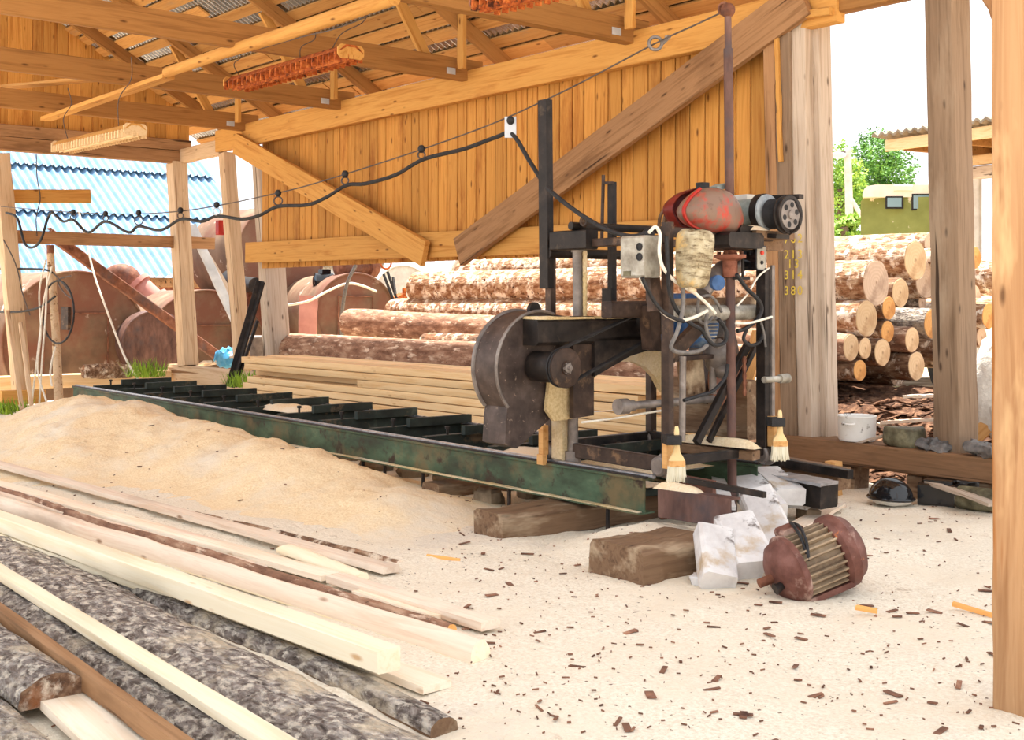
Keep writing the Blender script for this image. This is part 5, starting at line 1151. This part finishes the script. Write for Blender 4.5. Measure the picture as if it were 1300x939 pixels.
# ================================================================ OUTSIDE, LEFT: TANKS AND BLUE ROOF
def tank(c, ax, r, L, label, mat='tankrust', panel=True, legs=False, extra=None):
    c = V(c); ax = V(ax).normalized()
    e = empty('steel_tank', (c.x, c.y, 0 if c.z - r > 0 else c.z - r), label, 'tank')
    part('tank_shell', MB().lathe(c, ax, [(.02, r * .985), (.0, r * .99), (.03, r), (L - .03, r), (L, r * .98)], 64), mat, e, sharp=30)
    sd = ax.cross(V((0, 0, 1))).normalized(); up = sd.cross(ax)
    part('end_rim', MB().torus(c, ax, r * .985, .018, 64, 8), mat, e)
    if panel:
        mb = MB()
        for a, b in (((-.45, .42), (.42, .42)), ((.42, .42), (.42, -.7)), ((-.45, .42), (-.45, -.7))):
            p = c + sd * a[0] * r + up * a[1] * r - ax * .012; q = c + sd * b[0] * r + up * b[1] * r - ax * .012; mb.bar(p, q, .02, .02, up=ax)
        part('door_seam', mb, 'rust', e)
    if legs:
        for t in (.2, .8):
            p = c + ax * L * t; part('saddle', MB().bar(V((p.x, p.y, gz(p.x, p.y) - .05)), p - V((0, 0, r * .8)), .2, r * 1.2, up=sd), 'redbrown', e)
    return e
AXT = (-1, .0, 0)
ta = PD(98, 437, 20.6); tank(ta, AXT, 1.25, 5, 'largest rusty tank, its round end filling the far left opening')
tb = PD(262, 446, 23.); tank(tb, (-1, .15, 0), 1.17, 5, 'rusty tank with a sunlit top, behind the thick corner post')
te = PD(197, 436, 20.9); tank(te, (-1, .1, 0), .56, .45, 'smaller tank between two larger ones, coloured dark for the shade of an arched opening', 'rustdark', panel=False)  # dark colour put in for the shade of an arched opening between the tanks
tc = PD(358, 322, 24.); tank(tc, (-1, .02, 0), .95, 2.3, 'high raised tank behind the left end of the plank wall', panel=False, legs=True)
tdk = PD(452, 398, 21.5); tank(tdk, (-1, .3, 0), .72, 3, 'rusty tank with pipe fittings on top, under the left part of the plank wall', legs=True)
# fittings on the tank under the wall
p = PD(452, 338, 22.2)
ft = empty('tank_pump', p - V((0, 0, .1)), 'rusty pump and pipe fittings standing on top of a tank', 'pump')
part('pump_body', MB().lathe(p + V((-.0, -.42, 0)), (0, 1, 0), [(0, .12), (.05, .2), (.3, .2), (.34, .16), (.62, .16), (.66, .2), (.82, .2), (.86, .1)], 20), 'rust', ft)
part('flange_pipe', MB().cyl(p + V((.1, -.12, .1)), p + V((.1, -.12, .33)), .09, 14).lathe(p + V((.1, -.12, .3)), (1, -.3, 0), [(-.05, .11), (.1, .13), (.11, .06)], 16), 'rust', ft)
part('flange_pipe', MB().cyl(p + V((.1, .16, .1)), p + V((.1, .16, .33)), .09, 14).lathe(p + V((.1, .16, .3)), (1, -.3, 0), [(-.05, .11), (.1, .13), (.11, .06)], 16), 'rust', ft)
part('valve_wheel', MB().torus(p + V((.15, .55, .08)), (1, 0, 0), .12, .02, 18, 6), 'rust_orange', ft)
q = PD(412, 357, 22.2)
obj('electric_motor', MB().lathe(q, (.3, 1, 0), [(-.2, .1), (-.18, .15), (.15, .15), (.2, .1)], 20).box(q + V((0, 0, .17)), (.14, .18, .1)), M['gloss'], label='small dark motor left of the pump on the tank', cat='motor')
beam('red_channel', PD(390, 432, 20.5), PD(392, 375, 20.5), .30, .12, M['redchannel'], up=(.8, -.6, 0), label='upright dusty red steel box section beside the grey post', cat='steel')
cable('pale_hose', [PD(366, 387, 20.), PD(392, 382, 20.), PD(415, 370, 20.2), PD(440, 360, 20.4), PD(458, 362, 20.5), PD(478, 370, 20.6)], .02, M['whitecable'], 'pale hose arching over the tank with the pump', 'hose')
cable('pale_hose', [PD(452, 336, 20.3), PD(440, 362, 20.3), PD(434, 400, 20.4), PD(434, 425, 20.5)], .03, M['greycable'], 'grey hose hanging straight down in front of the tank with the pump', 'hose')
# fittings above the big tanks
q = PD(178, 395, 25.2)
pf_ = empty('pipe_fitting', q - V((0, 0, .3)), 'brown pipe fitting with a flange on top of the tanks, left of the corner post', 'pipe')
part('elbow', MB().tube(curve_pts([PD(134, 372, 25.2), PD(146, 350, 25.2), PD(164, 352, 25.2), PD(176, 380, 25.2)], 5), .22, 14), 'rust', pf_)
part('valve_body', MB().lathe(PD(172, 358, 24.8), PD(200, 384, 24.8) - PD(172, 358, 24.8), [(0, .15), (.02, .28), (.12, .28), (.14, .22), (.5, .22), (.52, .3), (.6, .3), (.62, .2)], 18), 'redchannel', pf_)
obj('fallen_bar', MB().bar(PX(62, 296, -19.1), PX(296, 466, -19.1), .10, .16).bar(PX(62, 296, -19.15) + V((0, 0, .08)), PX(296, 466, -19.15) + V((0, 0, .08)), .14, .02), M['rust'], label='long rusty brown bar slanting down across the big tank', cat='steel')
beam('grey_brace', PX(243, 286, -18.55), PX(302, 414, -18.55), .05, .15, M['corr_grey'], label='pale grey metal brace slanting beside the corner post', cat='brace')
beam('grey_brace', PX(262, 322, -18.9), PX(306, 396, -18.9), .04, .1, M['greywood'], label='thin weathered board slanting behind the pale grey brace', cat='board')
p = PY(281, 289, 8.52); obj('red_tin', MB().box(p, (.1, .14, .22)), M['redlip'], label='small red and white tin box high up beside the slim bright post', cat='box')
cable('dark_pipe', [PD(325, 362, 22), PD(310, 360, 22.6), PD(290, 352, 23.5)], .14, M['black'], 'dark pipe end behind the slim bright post', 'pipe', n=16)
obj('metal_can', MB().lathe(PY(323, 452, 9.1) - V((0, 0, .3)), (0, 0, 1), [(0, .2), (.6, .22), (.62, .2)], 24), M['greysteel'], label='grey metal drum behind the lumber stack end', cat='drum')
# blue corrugated roof building
def corr_sheet(x0, z0, x1, z1, y0, y1, pitch, amp):
    mb = MB(); ys = []; n = int((y1 - y0) / pitch * 8)
    nx = V((x1 - x0, 0, z1 - z0)).normalized(); nrm = V((-nx.z, 0, nx.x)); nrm = nrm if nrm.z > 0 else -nrm
    vs = []
    for i in range(n + 1):
        y = y0 + (y1 - y0) * i / n; h = amp * math.sin(2 * math.pi * (y - y0) / pitch)
        for (x, z) in ((x0, z0), (x1, z1)): vs.append(V((x, y, z)) + nrm * h)
        for (x, z) in ((x0, z0), (x1, z1)): vs.append(V((x, y, z)) + nrm * (h - .012))
    fs = []
    for i in range(n):
        a = 4 * i; b = a + 4
        fs += [[a, a + 1, b + 1, b], [a + 2, b + 2, b + 3, a + 3], [a, b, b + 2, a + 2], [a + 1, a + 3, b + 3, b + 1]]
    return mb.add(vs, fs)
bh = empty('roofed_building', (-33, 13, -.6), 'building with a pale blue corrugated roof, behind the tanks at far left', 'building')
rows_ = [(-29.9, 2.15, -32.6, 3.95), (-32.3, 3.85, -34.6, 5.35), (-34.3, 5.28, -37.2, 7.2)]
for r_ in rows_: part('roof_sheet', corr_sheet(*r_, 5.5, 17., .24, .05), 'corr_blue', bh, sharp=80)
part('eaves_board', MB().bar((-30.2, 5.6, 1.98), (-30.2, 19.4, 1.98), .08, .25), 'brownwood', bh)
part('building_wall', MB().box((-33.6, 12.5, .6), (6.4, 13.6, 2.7)), 'redbrown', bh)
fs_ = empty('far_shed', PD(445, 360, 34), 'grey corrugated shed edge far behind the tank with the pump', 'shed')
a, b = PD(398, 334, 34), PD(487, 332, 34)
mb = MB(); n = 60
for k_ in range(1):
    vs = []; 
    for i in range(n + 1):
        p = a.lerp(b, i / n); h = .05 * math.sin(i * 1.6)
        vs += [p + V((0, 0, h)), p + V((-1.5, .5, h + .5)), p + V((0, 0, h - .14)), p + V((-1.5, .5, h + .36))]
    fs = []
    for i in range(n):
        c = 4 * i; d = c + 4; fs += [[c, c + 1, d + 1, d], [c + 2, d + 2, d + 3, c + 3], [c, d, d + 2, c + 2]]
    mb.add(vs, fs)
part('roof_sheet', mb, 'corr_asb', fs_, sharp=80); part('shed_wall', MB().bar(PD(400, 372, 34.3), PD(487, 372, 34.3), .2, 1.7), 'corr_grey', fs_)
# scrap between tank and logs
tank(PD(512, 372, 27), (-1, .5, 0), .62, 2.5, 'pale painted tank half hidden by scrap, left of the big white topped log', 'concrete', panel=False)
sl_ = ['lowest', 'second from below', 'third', 'fourth', 'fifth', 'topmost']
for i in range(6):
    p0_ = PD(516 + 5 * i, 372, 24 + .3 * i); p0_.z = -.1
    beam('scrap_pole', p0_, PD(572 + 3 * i, 346 - 5 * i, 24.5 + .3 * i), .1, .07, M['greywood'], label='grey scrap pole sticking up behind the logs under the plank wall, ' + sl_[i], cat='pole', group='scrap poles')
for i, (a, b) in enumerate((((487, 348), (502, 388)), ((492, 345), (508, 392)), ((499, 352), (502, 374)))):
    obj('scrap_pipe', MB().tube([PD(a[0], a[1], 21.6), PD(b[0], b[1], 21.4)], .025, 8), M['black'], label='thin dark pipe leaning right of the pump tank, ' + ('left', 'middle', 'right')[i], cat='pipe')
obj('rust_bracket', MB().box(PD(508, 380, 22), (.18, .2, .18), rot=Matrix.Rotation(.5, 3, 'X')).box(PD(513, 376, 22), (.05, .05, .3)), M['rust_orange'], label='small orange rusty bracket beside the leaning dark pipes', cat='bracket')
# ================================================================ OUTSIDE, RIGHT: VAN, SHED, TREE
def foliage(name, parent, c, rad, n, ls, mat, sub=9, squash=1.):
    mb = MB(); c = V(c); cl = []
    for i in range(sub):
        d = V((random.gauss(0, 1), random.gauss(0, 1), random.gauss(0, 1))).normalized(); cl.append((c + V((d.x * rad[0], d.y * rad[1], d.z * rad[2])) * random.uniform(.35, .8), random.uniform(.32, .5)))
    for i in range(n):
        cc, s = random.choice(cl); d = V((random.gauss(0, 1), random.gauss(0, 1), random.gauss(0, 1))).normalized() * random.uniform(.6, 1.05)
        p = cc + V((d.x * rad[0] * s, d.y * rad[1] * s, d.z * rad[2] * s))
        u = V((random.gauss(0, 1), random.gauss(0, 1), random.gauss(0, .6))).normalized(); w = u.orthogonal().normalized(); l = ls * random.uniform(.6, 1.3)
        mb.add([p - u * l, p + w * l * .45, p + u * l, p - w * l * .45], [[0, 1, 2, 3]])
    return obj(name, mb, M[mat], parent, smooth=False)
def tree(px, py, d, rx, rz, label, n=5200, ls=.16, mat='leaf', name='leafy_tree', sub=14):
    c = PD(px, py, d); e = empty(name, (c.x, c.y, -.1), label, 'tree')
    part('trunk', MB().tube([(c.x, c.y, -.2), (c.x + .1, c.y, c.z * .5), (c.x, c.y, c.z)], [.28, .2, .1], 12), 'trunk', e)
    foliage('crown', e, c, (rx, rx, rz), n, ls, mat, sub); return e
tree(1116, 225, 58, 2.15, 2.35, 'big leafy tree rising behind the green van', 11000, .095, 'leaf_dark')
tree(1066, 240, 44, .95, 1.6, 'lime green tree close beside the paired grey posts', 4500, .075, 'leaf')
tree(1072, 288, 30, .7, .35, 'low green bush behind the logs, left of the van', 1200, .08, 'leaf', 'green_bush', 6)
tree(524, 376, 30, .3, .5, 'small green bush behind the scrap poles', 500, .06, 'leaf', 'green_bush', 5)
lp_ = PD(1079, 300, 38); lt = PD(1076, 187, 38)
lpo = empty('street_lamp', (lp_.x, lp_.y, -.1), 'grey street lamp post in front of the trees, left of the van', 'lamp post')
part('lamp_post', MB().tube([(lp_.x, lp_.y, -.2), lp_, lt], [.16, .13, .11], 12), 'concrete', lpo)
part('lamp_arm', MB().tube([lt - V((0, 0, .15)), PD(1068, 192, 37.9)], .03, 8), 'greysteel', lpo)
part('lamp_head', MB().ball(PD(1063, 197, 37.8), (.26, .3, .1), n=16, k=8), 'corr_grey', lpo)
part('brace_pole', MB().tube([PD(1080, 252, 38), PD(1100, 284, 38)], .07, 8), 'concrete', lpo)
# green box van
D = 22.
def VP(px, py, dd=0.): return PD(px, py, D + dd)
vx, vy = RT, FW
o0 = VP(1095, 300); wv = 1.78; zt_ = VP(1095, 236).z
van = empty('box_van', (o0.x, o0.y, 0), 'faded olive green box van with a cream roof, behind the log stack', 'van')
VD = (FW + RT * .32).normalized()
def vloc(u, w, z): return V((o0.x, o0.y, 0)) + RT * u + VD * w + V((0, 0, z))
zr_ = zt_ - .20
part('van_body', MB().bar(vloc(wv / 2, 0, (zr_ + .8) / 2 + .0), vloc(wv / 2, 3.2, (zr_ + .8) / 2), wv, zr_ - .8 + .0, ch=.03), 'vangreen', van)
mb = MB(); rings = []
prof = [(0, 0), (.0, .06), (.03, .14), (.1, .2), (.25, .225), (wv - .25, .225), (wv - .1, .2), (wv - .03, .14), (wv, .06), (wv, 0)]
mb.loops([[vloc(u, -.02, zr_ + z) for u, z in prof], [vloc(u, 3.22, zr_ + z) for u, z in prof]]); part('van_roof', mb, 'vanroof', van)
for px0, px1, y0, y1 in ((1124, 1147, 249, 265), (1157, 1184, 246, 267)):
    a, b = VP(px0, y0), VP(px1, y1); u0, u1 = (a - o0).dot(RT), (b - o0).dot(RT)
    fr = part('window_frame', MB().bar(vloc((u0 + u1) / 2, -.012, b.z), vloc((u0 + u1) / 2, -.012, a.z), .03, u1 - u0, up=RT, ch=.4), 'rubber', van)
    part('window_pane', MB().bar(vloc((u0 + u1) / 2, -.022, b.z + .03), vloc((u0 + u1) / 2, -.022, a.z - .03), .025, u1 - u0 - .07, up=RT, ch=.3), 'glass', fr)
for u0 in (.55, 1.25): part('roof_vent', MB().bar(vloc(u0, 0, zr_ + .16), vloc(u0 + .34, 0, zr_ + .16), .1, .1), 'vanroof', van)
for u_ in (.3, wv - .3):
    for w_2 in (.6, 2.6): part('wheel', MB().lathe(vloc(u_ - .12, w_2, .38), RT, [(0, .3), (0, .5), (.24, .5), (.24, .3)], 24), 'rubber', van)
part('chassis', MB().bar(vloc(wv / 2, .1, .7), vloc(wv / 2, 3.1, .7), 1.0, .3), 'black', van)
# open shed at right
A_ = PD(1130, 184, 19.2); B_ = PD(1300, 158, 17.2); B_.z = A_.z
ab = (B_ - A_).normalized(); ab.z = 0; gd = V((-ab.y, ab.x, 0)); gd = gd if gd.dot(FW) > 0 else -gd
SL = (B_ - A_).length + 3
shd = empty('open_shed', A_.lerp(B_, .5) * 1 - V((0, 0, A_.z)), 'open timber shed with a corrugated roof, far right behind the posts', 'shed')
def S(u, w, z): return A_ + ab * u + gd * w + V((0, 0, z))
mb = MB(); n = 130; vs = []
for i in range(n + 1):
    u = -.15 + (SL + .15) * i / n; h = .03 * math.sin(i * 1.7)
    vs += [S(u, -.25, .16 + h), S(u, 8, .16 + h), S(u, -.25, .12 + h), S(u, 8, .12 + h)]
fs = []
for i in range(n):
    c = 4 * i; d = c + 4; fs += [[c, c + 1, d + 1, d], [c + 2, d + 2, d + 3, c + 3], [c, d, d + 2, c + 2]]
part('roof_sheet', mb.add(vs, fs), 'corr_asb', shd, sharp=80)
part('fascia_board', MB().bar(S(0, -.1, -.02), S(SL, -.1, -.02), .05, .18), 'pale', shd)
part('front_beam', MB().bar(S(.2, 1.3, -.42), S(SL, 1.3, -.42), .16, .2), 'greywood', shd)
part('upper_beam', MB().bar(S(.2, 1.3, -.22), S(SL, 1.3, -.22), .14, .16), 'pale', shd)
for i in range(6): part('shed_rafter', MB().bar(S(.35 + i * .95, -.05, -.05), S(.35 + i * .95, 8, .02), .08, .16), 'amber_dark', shd)
mb = MB()
for i in range(20): mb.bar(S(0, .15 + i * .4, .07), S(SL, .15 + i * .4, .07), .14, .03)
part('roof_slats', mb, 'amber', shd)
part('shed_post', MB().bar(S(.62, 1.3, -A_.z - .1), S(.62, 1.3, -.5), .12, .12), 'concrete', shd)
for i in (2.6, 4.8): part('shed_post', MB().bar(S(i, 4.3, -A_.z - .1), S(i, 4.3, -.2), .16, .16), 'brownwood', shd)
mb = MB(); i = 0
while i < 22: mb.bar(S(.6, 2.0 + i * .27, -A_.z - .1), S(.6, 2.0 + i * .27, 0), .03, .255, up=gd); i += 1
part('side_planks', mb, 'amber_dark', shd)
mb = MB()
for i in range(24): mb.bar(S(.6 + i * .24, 7.6, -A_.z - .1), S(.6 + i * .24, 7.6, 0), .23, .03, up=gd)
part('back_planks', mb, 'brownwood', shd)
# ================================================================ LIGHT, CAMERA
w = bpy.data.worlds.new('overcast_bright_sky'); SC.world = w; w.use_nodes = True
bg = w.node_tree.nodes['Background']; bg.inputs[0].default_value = (.93, .96, 1, 1); bg.inputs[1].default_value = 1.25
s = bpy.data.lights.new('sun', 'SUN'); s.energy = 11.; s.angle = math.radians(2.); s.color = (1, .95, .86)
so_ = bpy.data.objects.new('sun', s); COL.objects.link(so_)
sd_ = V((.22, -.14, -.96))     # direction the light travels
so_.rotation_euler = sd_.to_track_quat('-Z', 'Y').to_euler()
cam = bpy.data.cameras.new('camera'); co = bpy.data.objects.new('camera', cam); COL.objects.link(co)
cam.sensor_fit = 'HORIZONTAL'; cam.sensor_width = 36.; cam.lens = F_PX / 1300. * 36.
cam.shift_y = -(939 / 2 - HY) / 1300.; cam.clip_start = .05; cam.clip_end = 500
co.location = CAM; co.rotation_euler = (math.radians(90), 0, YAW); SC.camera = co
SC.view_settings.view_transform = 'Standard'; SC.view_settings.look = 'None'; SC.view_settings.gamma = 1.; SC.view_settings.use_curve_mapping = False
SC.view_settings.exposure = .5
SC.cycles.max_bounces = 8; SC.cycles.diffuse_bounces = 3
SC.cycles.use_denoising = True
